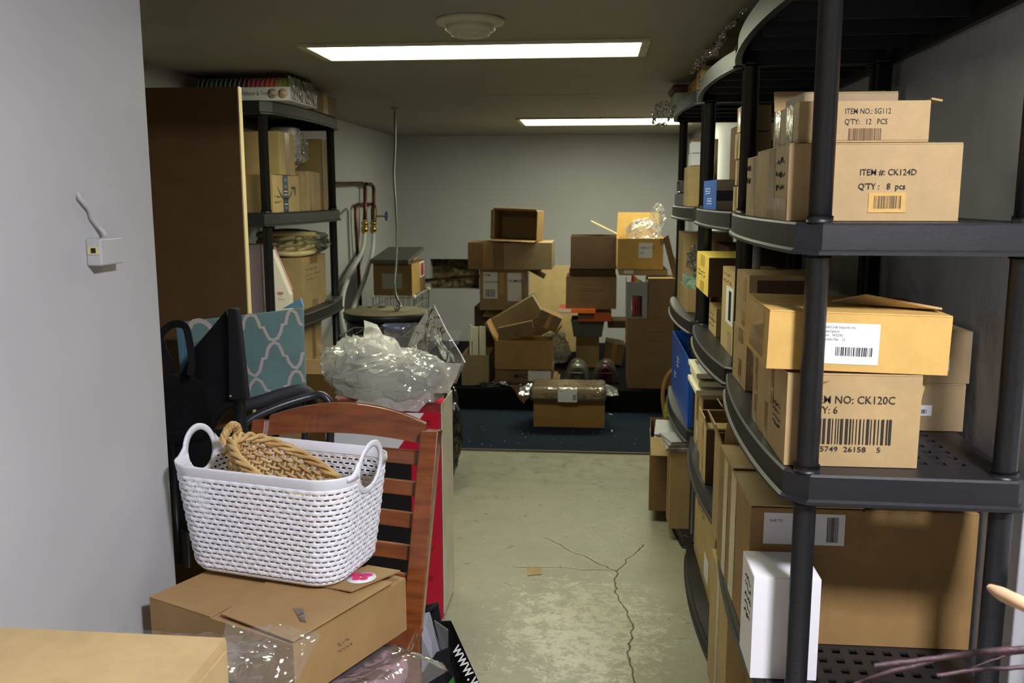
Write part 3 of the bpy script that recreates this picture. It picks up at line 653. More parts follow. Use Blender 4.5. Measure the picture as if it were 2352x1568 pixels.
# paper shreds
mb = MB()
for i in range(60):
    M = Matrix.Translation((.31+.0*R.random(), 4.24+.08*R.random(), .34+.04*R.random())) @ Euler((R.random()*6, R.random()*6, R.random()*6)).to_matrix().to_4x4()
    mb.box(-.012, -.002, 0, .012, .002, .0006, M=M)
o = mb.build('paper_shreds', mat('pale_blue_paper', (160, 180, 196), .6)); tag(o, 'pale blue paper shreds in the corner of the magazine carton', 'paper shreds', kind='stuff')
# --- on top of the row
p = P(1563, 232, Y=4.28)
carton('cardboard_box', 'tan carton with handwriting on top of the farthest unit', .405, .62, 4.0, 4.3, D1, 1.955, KRAFT_O, group=GS, decals=[('scrib', 'L', .1, .1, .9, .8, 4, INKF)])
carton('cardboard_box', 'lighter carton on top of the farthest unit, nearer the camera', .41, .6, 3.74, 3.985, D1, 1.972, KRAFT_L, group=GS, decals=[('scrib', 'L', .3, .2, .7, .8, 3, INKF)])
mt_ = mat('maroon_cloth', (74, 40, 46), .6, var=.3)
t = empty('wrapped_bundle', 'dark maroon and pale green folded cloth bundle in film overhanging the far shelf top', 'bundle', loc=(.46, 4.46, D1+.012))
MB().box(-.12, -.12, .045, .12, .14, .078).build('maroon_cloth', mt_, t, bevel=.012)
MB().box(-.11, -.11, -.012, .12, .14, .044).build('pale_cloth', mat('pale_green_cloth', (150, 160, 146), .6, var=.2), t, bevel=.01)
def crumple(name, c, r, seed, m=FILM, amp=.35, nu=40, nv=26, facet=True, parent=None, fr=3.0, zfloor=None, label=None, cat=None, group=None, kind=None, rz=0, ridge=True):
    """wrinkled closed sac of film"""
    c = Vector(c); r = Vector(r)
    q = random.Random(seed)
    def fn(u, v):
        if 0 < v < 1 and facet: u, v = u + q.uniform(-.45, .45)/nu, v + q.uniform(-.45, .45)/nv
        th, ph = 2*PI*u, PI*(v-.5)
        d = Vector((math.cos(ph)*math.cos(th), math.cos(ph)*math.sin(th), math.sin(ph)))
        k = noise.noise(d*fr*.8 + Vector((seed*7.3, 0, 0))); k2 = noise.noise(Vector((d.x*fr*2.2, d.y*fr*2.2, d.z*fr*.9)) + Vector((0, seed*3.1, 0)))
        f = 1 + amp*(k + .7*(.45-2*abs(k2)) + (q.uniform(-.10, .10) if facet else .12*noise.noise(d*fr*6)))
        p = Vector((d.x*r.x*f, d.y*r.y*f, d.z*r.z*f))
        if rz: p.rotate(Euler((0, 0, rz)))
        p += c
        if zfloor is not None and p.z < zfloor: p.z = zfloor + .0008*(k+1)
        return p
    mb = MB().grid(fn, nu, nv, 0, not facet, True)
    o = mb.build(name, m, parent)
    if label: tag(o, label, cat, group, kind)
    return o
def sheet(name, pts4, seed, m=FILM, amp=.012, nu=30, nv=30, parent=None, curl=0, label=None, cat=None, group=None, fr=14):
    """wrinkled open film sheet over a quad of world points (bl, br, tr, tl)"""
    a, b, c, d = [Vector(p) for p in pts4]; n = (b-a).cross(d-a).normalized()
    def fn(u, v):
        p = a*(1-u)*(1-v) + b*u*(1-v) + c*u*v + d*(1-u)*v
        k = noise.noise(p*fr + Vector((seed*5.1, 0, 0))); k2 = abs(noise.noise(p*fr*2.3 + Vector((0, seed, 0))))
        return p + n*(amp*(k*1.2 + .8*k2) + curl*math.sin(PI*u))
    o = MB().grid(fn, nu, nv, 0, False).build(name, m, parent)
    if label: tag(o, label, cat, group)
    return o
crumple('clear_plastic_bag', P(1522, 262, Y=4.62)+Vector((0,0,0)), (.05, .06, .055), 3, nu=22, nv=14, label='crumpled clear plastic bag hanging off the far shelf top below the maroon bundle', cat='plastic bag', group=None)
sheet('clear_film_sheet', (P(1588,172,Y=4.02), P(1650,118,Y=3.0), P(1722,15,Y=2.62), P(1625,105,Y=3.8)), 4, film('shiny_film', .16, .05, gain=1.5), .022, label='long sheet of clear film draped along the tops of the right-hand shelves', cat='plastic film')
carton('cardboard_box', 'brown bag-like carton at the top of the nearest unit, cut by the picture edge', .40, .52, 2.28, 2.44, D1, 1.985, KRAFT_D, group=GS, seam=None, decals=[('tape', 'F', .1, .1, .5, .9, TAPEC)])
carton('cardboard_box', 'flat dark carton lying on top of the middle unit under the clear film', .43, .74, 2.74, 3.35, D1, 1.935, KRAFT_DD, group=GS)
crumple('clear_plastic_bag', (.385, 2.125, 1.12), (.02, .018, .08), 8, nu=18, nv=14, label='wisp of clear bag with a yellow tag between the cartons on the third shelf', cat='plastic bag', amp=.5)
crumple('clear_plastic_bag', (.45, 4.22, 1.19), (.035, .07, .05), 12, nu=22, nv=14, m=FILM, label='clear plastic bag bunched above the green packets', cat='plastic bag', amp=.5)
crumple('clear_plastic_bag', (.47, 4.10, .80), (.048, .16, .05), 14, m=FILM, nu=22, nv=14, label='clear plastic bag stuffed into the blue carton', cat='plastic bag', amp=.2)

# ================================================================ brown board and the left shelf unit
bx = P(548, 198, Y=2.9)
t = empty('wall_board', 'tall dark brown hardboard panel with a pale edge standing upright before the left shelf unit', 'board', loc=(0, 0, 0))
MB().box(XL+.01, 2.902, 0, bx.x-.004, 2.925, bx.z).build('brown_face_panel', card((92, 68, 38)), t)
MB().box(bx.x-.004, 2.900, 0, bx.x, 2.927, bx.z+.001).build('pale_edge', mat('pale_wood_edge', (226, 204, 150), .5, var=.05), t)
MB().box(XL+.01, 2.898, 0, bx.x-.004, 2.902, bx.z).build('hardboard_skin', card((98, 72, 40)), t)

def lb(label, xn, yt, yb, xf, X, W, z0=None, z1=None, name='cardboard_box', key=None, **k):
    """carton on the left unit: near aisle-side vertical edge at pixel xn on plane X"""
    p = P(xn, (yt+yb)/2, X=X); yf = P(xf, (yt+yb)/2, X=X).y
    z0 = P(xn, yb, Y=p.y).z if z0 is None else z0; z1 = P(xn, yt, Y=p.y).z if z1 is None else z1
    if key: TOP[key] = (z1+.002, p.y, yf)
    return carton(name, label, X-W, X, p.y, yf, z0, z1, group=GL, seam=None, **k)
NAVY = mat('navy_print', (30, 40, 54), .4)
r = lb('tan parcel box with dark printed tape and a smile arrow on the left unit', 627, 400, 485, 688, -1.40, .30, z0=E2, key='am', m=KRAFT_L)
z, y0, y1 = TOP['am']; FR = frame('R', .30, y1-y0, z-.002-E2)
decal(r, FR, ('patch', 'R', .37, .0, .56, 1.0, NAVY, 'printed_tape'))
for v in (.08, .66, .84): decal(r, FR, ('patch', 'R', .42, v, .52, v+.07, mat('tape_print_blue', (84, 130, 168), .5), 'tape_mark'))
for v in (.2, .35, .46, .55): decal(r, FR, ('patch', 'R', .40, v, .53, v+.025, PAPER, 'tape_mark'))
o_, u_, v_, n_, U_, V_ = FR
mb = MB(); pts = []
N = 18
for i in range(N+1):
    s_ = i/N; pts.append((.16+.62*s_, .36+.0+.34*(2*s_-1)**2))
wd = [.012+.05*math.sin(PI*i/N) for i in range(N+1)]
up = [(a, b+w_*.5) for (a, b), w_ in zip(pts, wd)]; dn = [(a, b-w_*.9) for (a, b), w_ in zip(pts, wd)]
vs = [o_+u_*U_*a+v_*V_*b+n_*.0012 for a, b in up+dn]
mb.add(vs, [(i, i+N+1, i+N+2, i+1) for i in range(N)])
for poly in ([(.66,.66),(.72,.70),(.84,.70),(.80,.63)], [(.80,.70),(.86,.66),(.84,.46),(.80,.44)]):
    mb.add([o_+u_*U_*a+v_*V_*b+n_*.0012 for a, b in poly], [(0,1,2,3)])
mb.build('smile_arrow', NAVY, r)
decal(r, FR, ('scrib', 'R', .05, .2, .34, .5, 2, INKF))
lb('plain tan carton on top of the smile-arrow box, left unit', 641, 300, 398, 677, -1.405, .30, z0=z+.001, key='up', m=KRAFT, decals=[('tape', 'R', .4, 0, .68, 1)])
lb('narrow tan carton just right of the smile-arrow box', 691, 396, 485, 703, -1.40, .26, z0=E2, m=KRAFT, decals=[])
lb('second narrow tan carton from the smile-arrow box, with a strip of tape', 705, 392, 485, 722, -1.40, .26, z0=E2, m=KRAFT_L, decals=[('tape', 'R', .4, 0, .7, 1)])
lb('third narrow tan carton from the smile-arrow box', 724, 395, 485, 736, -1.40, .26, z0=E2, m=KRAFT, decals=[('tape', 'R', .3, .5, .6, 1)])
lb('tall tan carton next to the far post, left unit second shelf', 738, 318, 485, 763, -1.445, .28, z0=E2, m=KRAFT, decals=[('tape', 'R', .4, 0, .7, 1)])
z = TOP['up'][0]
a = P(697, 345, X=-1.42)
t = empty('wrapped_white_goods', 'white goods in crinkled clear wrap beside the plain carton, left unit', 'wrapped package', loc=(-1.47, a.y-.02, 1.612))
MB().box(-.09, -.07, .02, .03, .07, .19).build('white_contents', PAPER, t, bevel=.02)
crumple('clear_wrap', (0, .01, .09), (.07, .075, .08), 21, m=film('wrap_film', .14, .05, gain=1.5), parent=t, amp=.35)
# coil of rope in film on a carton, third shelf
r = lb('tan carton with faint lettering under the bagged rope coils, left unit', 693, 592, 703, 749, -1.40, .25, z0=E3, key='rc', m=KRAFT, decals=[('bars', 'F', .25, .1, .8, .35, INKF), ('scrib', 'R', .15, .5, .85, .8, 3, INKF), ('tape', 'R', .4, 0, .62, .14), ('tape', 'R', .35, .85, .65, 1)])
z, y0, y1 = TOP['rc']
t = empty('rope_coils', 'coils of cream rope in a clear bag on the lettered carton, left unit', 'rope', loc=(-1.52, (y0+y1)/2-.04, z+.001))
ROPE = mat('cream_rope', (206, 190, 140), .7, var=.2, bump=.4, bscale=150)
for k in range(5):
    MB().tube([((.125-.008*(k % 2))*math.cos(2*PI*i/40)*1.05, (.15-.01*(k % 2))*math.sin(2*PI*i/40), .02+.022*k+.006*math.sin(4*PI*i/40+k)) for i in range(40)], .0135, 8, closed=True).build('rope_coil', ROPE, t)
crumple('clear_bag', (.02, .06, .062), (.17, .23, .062), 30, m=FILM, parent=t, amp=.18, zfloor=.001)
# white wedge-shaped display and mauve carton near the front of the third shelf
a = P(640, 690, Y=3.78)
t = empty('display_wedge', 'white wedge-shaped display board with a small pink logo, left unit third shelf', 'display board', loc=(0, 0, 0))
WY = 4.03
q = [P(623, 573, Y=WY), P(665, 676, Y=WY), P(665, 707, Y=WY), P(625, 707, Y=WY)]
zoff = E3 - q[2].z
q = [Vector((v.x, v.y, v.z)) for v in q]; q[2].z = q[3].z = E3
MB().slab([v+Vector((0,0,0)) for v in q], (0, 1, 0), .05).build('wedge_body', mat('warm_white', (232, 226, 206), .5, var=.02), t)
MB().slab([q[0]+Vector((-.003,.052,.012)), q[1]+Vector((-.003,.052,.02)), q[1]+Vector((-.012,.052,0)), q[0]+Vector((-.012,.052,-.01))], (0, 1, 0), .01).build('pink_edge', mat('pink_card', (214, 150, 160), .5), t)
c = P(644, 672, Y=WY-.001)
PINK = mat('magenta_print', (170, 40, 90), .5)
mb = MB()
for dx in (-.009, 0, .009): mb.tube([(c.x+dx+.004*math.cos(2*PI*i/10), c.y-.0005, c.z+.005*math.sin(2*PI*i/10)) for i in range(10)], .0011, 4, closed=True)
mb.tube([(c.x, c.y-.0005, c.z-.005), (c.x, c.y-.0005, c.z-.02)], .0006, 4)
mb.build('pink_logo', PINK, t)
text_mesh(t, 'Tombow', .0085, Matrix.Translation((c.x-.013, c.y-.0008, c.z-.031)) @ Matrix.Rotation(PI/2, 4, 'X'), INKF)
a, b = P(568, 562, Y=3.88), P(598, 562, Y=3.88)
carton('cardboard_box', 'tall greyish mauve carton between the board and the near post, left unit', a.x-.12, b.x, 3.90, 4.02, E3, a.z, mat('mauve_card', (150, 134, 136), .6, var=.06), group=GL, seam=None)
carton('cardboard_box', 'dark carton behind the mauve carton on the third shelf, left unit', -1.77, -1.66, 4.05, 4.4, E3, E3+.24, KRAFT_DD, group=GL, seam=None)
carton('cardboard_box', 'large brown carton at the wall side of the second shelf, left unit', -1.775, -1.715, 3.90, 4.3, E2, E2+.35, KRAFT_D, group=GL, seam=None)
# picture tray on the edge of the third shelf
o = MB().box(-1.445, 4.63, E3, -1.352, 4.79, E3+.012).build('wire_tray', METAL); tag(o, 'small shiny flat tray at the far edge of the third shelf, left unit', 'tray')
# fourth shelf
lb('tan taped carton on the fourth shelf of the left unit', 702, 748, 838, 740, -1.39, .3, z0=E4+.19, z1=E4+.372, m=KRAFT, decals=[('tape', 'F', .6, .6, .75, 1), ('tape', 'R', .4, 0, .6, 1)])
lb('lower tan carton under the taped one, left unit fourth shelf', 700, 838, 900, 742, -1.385, .3, z0=E4, z1=E4+.188, m=KRAFT, decals=[('tape', 'R', .4, 0, .6, 1)])
lb('tan carton with open top at the far end of the fourth shelf, left unit', 745, 850, 935, 770, -1.385, .26, z0=E4, z1=E4+.20, m=KRAFT_L, open_=True)
carton('cardboard_box', 'tall brown carton on the floor in front of the left unit, beside the red carton', -1.22, -.98, 3.36, 3.66, .001, .80, KRAFT, open_=True, flaps=[])
# --- top of the left unit: ribbon trays and a carton
def ribbon_tray(label, x1, y0, y1, wl, txt=None):
    z = E1; t = empty('ribbon_tray', label, 'tray', loc=(x1, y0, z), group='ribbon display trays')
    L, D, h = wl, y1-y0, .055
    mb = MB(); mb.box(-L,0,0, 0,D,.003).box(-L,0,.003, 0,.003,h).box(-L,D-.003,.003, 0,D,h).box(-L,.003,.003, -L+.003,D-.003,h).box(-.003,.003,.003, 0,D-.003,h)
    mb.build('tray_body', PAPER, t)
    mb = MB().grid(lambda u, v: Vector((.004+.004*noise.noise(Vector((u*9, v*9, y0))), D*(.02+.96*u), .004+(h+.045)*v)) + Vector((-.03*max(0, v-.6), 0, 0)), 18, 14)
    mb.grid(lambda u, v: Vector((-.012-.10*v, D*(.05+.9*u), h+.062+.006*noise.noise(Vector((u*7, v*5, 1))))), 14, 6)
    mb.build('shrink_wrap_end', film('foil_wrap', .55, .12, gain=1.6, milkc=(.88, .88, .88)), t)
    if txt:
        M = Matrix.Translation((-.30, -.0008, .022)) @ Matrix.Rotation(PI/2, 4, 'X')
        text_mesh(t, txt, .024, M, mat('grey_ink', (120, 120, 124), .6), sx=.78)
        for i, c_ in enumerate(((92, 84, 74), (176, 128, 60))):
            mb = MB(); mb.lathe([(0, 0), (.021, 0), (.021, .001), (0, .001)], seg=24)
            mb.build('printed_roundel', mat('roundel_%d' % i, c_, .5, var=.6, scale=60, rgb2=(220, 210, 190)), t, M=Matrix.Translation((-.075+.045*i, -.0002, .028)) @ Matrix.Rotation(PI/2, 4, 'X'))
    return t
SP = [(196,204,40),(200,206,44),(206,196,50),(240,90,20),(242,84,24),(232,70,44),(226,60,84),(224,56,96),(210,40,80),(120,30,44),(88,34,50),(70,40,70),(60,44,84),(44,44,74),(30,54,60),(24,70,50),(22,76,50),(26,80,60),(20,50,60),(18,44,46)]
SPN = ['yellow-green','lime yellow','yellow','bright orange','second bright orange','red-orange','pink','second pink','deep pink','dark red','maroon','plum','dark violet','navy','dark teal','dark green','second dark green','blue-green','dull teal','darkest teal']
a = P(669, 233, Y=3.87)
ribbon_tray('white display tray of ribbon spools at the near edge of the left unit top', a.x, 3.86, 4.04, .47, 'Decorative Ribbons & Trims')
for i in range(20):
    xx = a.x-.02-.0205*i
    t = empty('ribbon_spool', 'spool of %s ribbon standing in the ribbon display tray' % SPN[i], 'ribbon spool', loc=(xx, 3.95, E1+.055), group='ribbon spools')
    M = Matrix.Rotation(PI/2, 4, 'Y')
    MB().lathe([(0,-.0078),(.0475,-.0078),(.0475,.0078),(0,.0078)], seg=28).build('ribbon', mat('ribbon_%d' % i, SP[i], .35, var=.05), t, M=M)
    mb = MB(); mb.lathe([(.008,-.0092),(.0492,-.0092),(.0492,-.0079),(.008,-.0079)], seg=28); mb.lathe([(.008,.0079),(.0492,.0079),(.0492,.0092),(.008,.0092)], seg=28)
    mb.build('flange', mat('spool_flange', (200, 200, 206), .4), t, M=M)
ribbon_tray('second foil-wrapped display tray, behind the ribbon spool tray', a.x, 4.052, 4.235, .40)
a, b = P(741, 270, X=-1.33), P(785, 270, X=-1.33)
carton('cardboard_box', 'brown taped carton at the far end on top of the left unit', -1.62, -1.335, 4.33, 4.72, E1, 2.0-.035, KRAFT_D, group=GL, seam=None, decals=[('tape', 'F', .5, .0, .9, .3, TAPEC), ('label', 'F', .1, .2, .6, .6, ['', ''], (.2, .2, .8, .8), KRAFT_DD), ('tape', 'R', .4, 0, .6, 1, TAPEC)])

# ================================================================ left wall: pipes, barrel, wire frames
mb_ = lambda pts, X: [P(px, py, X=X) for px, py in pts]
t = empty('water_pipes', 'copper water pipes with a blue valve wheel and two white hoses on the left wall', 'pipes', loc=(0, 0, 0))
MB().tube(mb_([(760,421),(800,421),(832,420),(837,423),(839,430),(839,470),(838,505)], -1.755), .0145, 10).build('copper_pipe', COPPER, t)
MB().tube(mb_([(842,422),(853,423),(858,428),(859,436),(859,478),(859,515)], -1.735), .0145, 10).build('copper_pipe', COPPER, t)
MB().tube(mb_([(857,468),(822,469),(817,474),(818,520),(824,620),(828,700)], -1.765), .013, 10).build('copper_pipe', COPPER, t)
MB().tube(mb_([(859,470),(859,480),(859,500),(858,515)], -1.735), [.017,.024,.024,.019], 12).build('valve_body', mat('old_bronze', (96, 78, 56), .4, metal=.7), t)
for px, X in ((838, -1.755), (858, -1.735)):
    mb = MB(); y = 506
    pts = [P(px, y_, X=X) for y_ in (504, 508, 509, 515, 516, 520, 521, 530, 531, 535)]
    mb.tube(pts, [.016,.016,.026,.026,.018,.018,.027,.027,.022,.022], 6); mb.build('brass_fitting', BRASS, t)
c = P(859, 496, X=-1.735)
mb = MB().tube([c, c+Vector((.09, 0, .0))], .007, 8); mb.build('valve_stem', BRASS, t)
W_ = mat('blue_enamel', (30, 60, 120), .35)
mb = MB(); cc = c+Vector((.10, 0, 0))
mb.tube([cc+Vector((0, .032*math.cos(2*PI*i/20), .032*math.sin(2*PI*i/20))) for i in range(20)], .006, 8, closed=True)
for k in range(4): mb.tube([cc, cc+Vector((0, .032*math.cos(PI*k/2+.4), .032*math.sin(PI*k/2+.4)))], .004, 6)
mb.build('valve_wheel', W_, t)
HOSE = mat('white_hose', (196, 200, 200), .4, var=.03)
def smooth(pts, n=6):
    out = []; m = len(pts)
    for i in range(m-1):
        p0, p1, p2, p3 = pts[max(0,i-1)], pts[i], pts[i+1], pts[min(m-1,i+2)]
        for k in range(n):
            t_ = k/n; out.append(.5*((2*p1)+(p2-p0)*t_+(2*p0-5*p1+4*p2-p3)*t_*t_+(3*p1-p0-3*p2+p3)*t_**3))
    return out+[pts[-1]]
MB().tube(smooth([P(838,535,X=-1.755), P(832,575,X=-1.745), P(808,622,X=-1.72), P(790,668,X=-1.69), P(785,715,X=-1.66), P(789,762,X=-1.62), P(800,830,X=-1.6)]), .0165, 10).build('white_hose', HOSE, t)
MB().tube(smooth([P(858,537,X=-1.735), P(855,580,X=-1.71), P(838,640,X=-1.68), P(818,690,X=-1.66), P(802,735,X=-1.63), P(794,765,X=-1.61), P(800,832,X=-1.58)]), .0165, 10).build('white_hose', HOSE, t)
# thin shadow-casting conduit on the wall left of the pipes
MB().tube(mb_([(775,498),(797,478),(800,484),(804,600)], -1.79), .006, 8).build('thin_conduit', mat('painted_conduit', (120, 118, 110), .5), t)
# barrel with lid
BC = Vector((-1.225, 5.26, 0))
t = empty('barrel', 'black round barrel with a flat tan wooden lid near the left wall', 'barrel', loc=BC)
MB().lathe([(0,0),(.215,0),(.225,.02),(.235,.25),(.225,.26),(.235,.27),(.235,.52),(.225,.53),(.235,.54),(.232,.765),(0,.765)], seg=48).build('barrel_body', mat('black_drum', (30, 30, 32), .45, var=.2), t)
MB().lathe([(0,.7651),(.25,.7651),(.252,.80),(.247,.802)], seg=48).build('lid_rim', mat('dark_rim', (26, 26, 26), .5), t)
MB().lathe([(0,.806),(.244,.8055),(.248,.8025),(0,.8025)], seg=48).build('lid', mat('dusty_plywood', (150, 140, 108), .75, var=.15, scale=20), t)
for px, py, rr in ((878, 703, .028), (849, 704, .016)):
    c = P(px, py, Z=.81)-BC; MB().lathe([(0, .002), (rr*.5, .004), (rr, .003), (rr, 0)], seg=20).build('bung', mat('bung_dark', (56, 52, 42), .5), t, M=Matrix.Translation((c.x, c.y, .8062)))
q = [P(868,711,Z=.81), P(930,713,Z=.81), P(960,703,Z=.81), P(890,703,Z=.81)]
MB().slab([(v.x-BC.x, v.y-BC.y, .8065) for v in q], (0,0,1), .002).build('paper_sheet', mat('aged_paper', (176, 168, 130), .7), t)
# flexible conduit
pts = smooth([P(908,252,Y=5.6)+Vector((0,0,0)), P(908,330,Y=5.58), P(905,400,Y=5.53), P(909,470,Y=5.48), P(912,545,Y=5.42), P(911,600,Y=5.38), P(907,655,Y=5.33), P(911,682,Y=5.29), P(920,700,Y=5.25), P(916,706,Y=5.2)], 26)
pts[0].z = ZC
t = empty('flexible_conduit', 'silvery flexible cable conduit hanging from the ceiling down to the barrel lid', 'cable', loc=(0, 0, 0))
MB().tube(pts, [.0085 if i % 2 else .0062 for i in range(len(pts))], 8).build('armoured_sheath', METAL, t)
MB().lathe([(0,-.012),(.02,-.012),(.024,0),(0,0)], seg=16).build('ceiling_fitting', METAL, t, M=Matrix.Translation((pts[0].x, pts[0].y, ZC)))
MB().tube([pts[-1], pts[-1]+Vector((-.02,-.01,-.005))], .014, 8).build('end_bushing', METAL, t)
# wire cube shelving with carton and tray lid
def wire_frame(name, label, x0, x1, y0, y1, zs, nx, nz, r=.0022, m=None, balls=False, cat='wire rack'):
    t = empty(name, label, cat, loc=(x0, y0, zs[0])); W, D = x1-x0, y1-y0; m = m or mat('white_wire', (190, 188, 176), .4)
    H = zs[-1]-zs[0]
    for nm, fx in (('front_panel', lambda a, b: (a*W, 0, b)), ('back_panel', lambda a, b: (a*W, D, b)), ('side_panel', lambda a, b: (0, a*D, b)), ('side_panel', lambda a, b: (W, a*D, b))):
        mb = MB()
        for i in range(nx+1): mb.tube([fx(i/nx, 0), fx(i/nx, H)], r*(1.6 if i in (0, nx) else 1), 5)
        for z in range(nz+1): mb.tube([fx(0, H*z/nz), fx(1, H*z/nz)], r*(1.6 if z in (0, nz) else 1), 5)
        mb.build(nm, m, t)
    mb = MB()
    for i in range(nx+1): mb.tube([(W*i/nx, 0, H), (W*i/nx, D, H)], r, 5)
    mb.build('top_panel', m, t)
    if balls:
        for x in (0, W):
            for y in (0, D):
                mb = MB(); mb.lathe([(0,-.018),(.013,-.013),(.018,0),(.013,.013),(0,.018)], seg=12); mb.build('connector', CREAM, t, M=Matrix.Translation((x, y, H)))
    return t
a, b = P(858, 640, Y=6.28), P(946, 640, Y=6.28)
wz = P(900, 678, Y=6.28).z
wire_frame('wire_cube_rack', 'white wire cube rack carrying the carton with the grey tray on it', a.x, b.x+.02, 6.25, 6.80, (0.157, wz-.006), 6, 9, balls=True)
lw = card((186, 148, 84))
r = carton('cardboard_box', 'brown carton with a blank label under a grey tray, on the wire rack', a.x, b.x, 6.28, 6.78, wz, P(900, 606, Y=6.28).z, KRAFT_D, seam=None, decals=[('patch', 'F', .22, .22, .75, .7, mat('grey_label', (150, 148, 132), .6), 'blank_label'), ('patch', 'R', .6, .45, .95, .98, PAPER, 'side_label'), ('patch', 'R', .65, .5, .9, .92, mat('red_print', (170, 60, 50), .6), 'red_lines'), ('patch', 'R', 0, 0, .58, .99, lw, 'pale_side')])
zt = P(900, 606, Y=6.28).z + .002
q = [P(853, 597, Y=6.24), P(941, 601, Y=6.24)]
t = empty('metal_tray', 'flat grey metal tray resting tilted on the carton on the wire rack', 'tray', M=Matrix.Translation((a.x-.01, 6.22, zt+.004)) @ Matrix.Rotation(math.radians(5.5), 4, 'X'))
MB().box(0, 0, 0, b.x-a.x+.0, .60, .028).build('tray_body', mat('grey_sheet', (92, 90, 84), .4, metal=.3), t, bevel=.004)
MB().box(.18, .25, -.018, .26, .40, -.002).build('lifting_block', KRAFT_L, t)
t = wire_frame('wire_basket', 'grey wire basket on the floor in front of the barrel', -1.33, -.93, 4.62, 4.93, (.001, (P(820, 752, Y=4.65).z-.04)), 6, 8, m=mat('dark_wire', (110, 108, 104), .4, metal=.4))
bl = mat('blue_plastic', (30, 44, 110), .35)
o = MB().lathe([(0,0),(.05,0),(.075,.035),(.08,.037),(.052,.003),(0,.003)], seg=28).build('blue_bowl', bl); o.location = (-1.06, 4.77, (P(820, 752, Y=4.65).z-.04)+.004); tag(o, 'small dark blue bowl on the grey wire basket behind the cellophane', 'bowl')
o = MB().box(0,0,0, .075,.003,.09).build('wall_sticker', mat('pale_teal', (128, 146, 134), .5)); c = P(871, 590, X=-1.5); o.location = P(873, 588, Y=YB-.006); tag(o, 'faint pale teal square on the back wall above the tray', 'sticker')
c1, c2 = P(985, 642, Y=YB-.02), P(1105, 632, Y=YB-.02)
o = MB().tube([(XL+.02, YB-.028, c1.z-.01), c1, c2, (c2.x+.2, c2.y, c2.z+.01)], .012, 8).build('rusty_pipe', COPPER); tag(o, 'thin rusty pipe running across the hole in the back wall', 'pipe')

# ================================================================ the pile on the platform
PZ = .156
r = cb('olive-brown open carton at the left foot of the pile, holding cream boards', 1060, 815, 1122, 892, 6.24, .34, z0=PZ, m=KRAFT_G, open_=True, group=GP, key='a', name='open_carton')
for i, (x0, x1, yt) in enumerate(((1078, 1083, 745), (1083.5, 1097, 751), (1098, 1113, 752))):
    a, b = P(x0, yt, Y=6.3), P(x1, yt, Y=6.3)
    o = MB().box(a.x, 6.30+.03*i, PZ+.006, b.x, 6.312+.03*i, a.z).build('cream_board', CREAM, bevel=.002); tag(o, ['narrow cream board standing in the left carton, leftmost', 'wider cream board standing in the middle of the left carton', 'cream board with a lip, rightmost in the left carton'][i], 'board', 'cream boards in the left carton')
for i, (z0, x0, x1) in enumerate(((0, 1128, 1282), (.009, 1134, 1270), (.018, 1130, 1276))):
    a, b = P(x0, 885, Y=6.26), P(x1, 885, Y=6.26)
    o = MB().box(a.x, 6.26+.01*i, PZ+z0, b.x, 6.68, PZ+z0+.007).build('cardboard_sheet', KRAFT_D, bevel=.001); tag(o, ['bottom flattened cardboard sheet under the pile', 'middle flattened cardboard sheet under the pile', 'top flattened cardboard sheet under the pile'][i], 'cardboard sheet', 'flattened sheets under the pile')
cb('shallow brown carton with a white and grey label, under the open carton', 1137, 849, 1268, 872, 6.29, .36, z0=PZ+.0265, key='b', m=KRAFT_D, group=GP, seam=None, decals=[('label', 'F', .58, .05, .98, .95, ['', '', '', ''], None), ('text', 'F', .33, .15, .6, .75, ['MADE'], INK)])
r = cb('big open brown carton overflowing with small boxes in the pile', 1136, 783, 1267, 848, 6.27, .24, z0=TOP['b']+.001, key='c', m=card((160, 124, 76)), open_=True, group=GP, name='open_carton', flaps=[('L', .14, 25), ('R', .13, 35)], decals=[])
zc_ = TOP['c']
cb('tilted olive carton with a white M C label and handwriting, in the pile', 1127, 706, 1255, 794, 6.525, .20, roll=31, key='d', m=KRAFT_G, group=GP, seam='x', decals=[('label', 'F', .18, .12, .52, .5, ['M C', '7.5 kg', ''], None), ('scrib', 'F', .45, .35, .95, .92, 4, INKF), ('text', 'F', .5, .2, .9, .5, ['PACK'], INKF)])
cb('small tilted brown box with a barcode lying in front of the olive carton', 1145, 745, 1226, 776, 6.30, .05, roll=13, m=KRAFT_D, group=GP, seam=None, decals=[('bars', 'F', .42, .1, .66, .5, INKF), ('text', 'F', .3, .55, .8, .8, ['CK 31 0'], INKF)])
cb('small tilted brown box leaning at the right rim of the open carton', 1234, 720, 1286, 756, 6.30, .18, roll=-24, m=KRAFT_D, group=GP, seam=None, decals=[('tape', 'F', .4, 0, .6, 1), ('scrib', 'F', .1, .1, .4, .5, 2, INKF)])
cb('dark carton with a pale open flap at the back of the left stack', 1090, 705, 1230, 835, 6.98, .42, z0=PZ, key='e', m=KRAFT_DD, open_=False, group=GP, seam=None)
z = TOP['e']
MB().slab([P(1108,727,Y=6.9), P(1190,727,Y=6.9), P(1180,710,Y=6.96), P(1117,710,Y=6.96)], (0,0,1), .003).build('pale_flap', KRAFT_L, bpy.data.objects.get([o.name for o in COL.objects if o.get('label', '').startswith('dark carton with a pale')][0])).matrix_parent_inverse = Matrix.Identity(4)
pf = [o for o in COL.objects if o.name.startswith('pale_flap')][0]; pf.matrix_basis = pf.parent.matrix_basis.inverted()
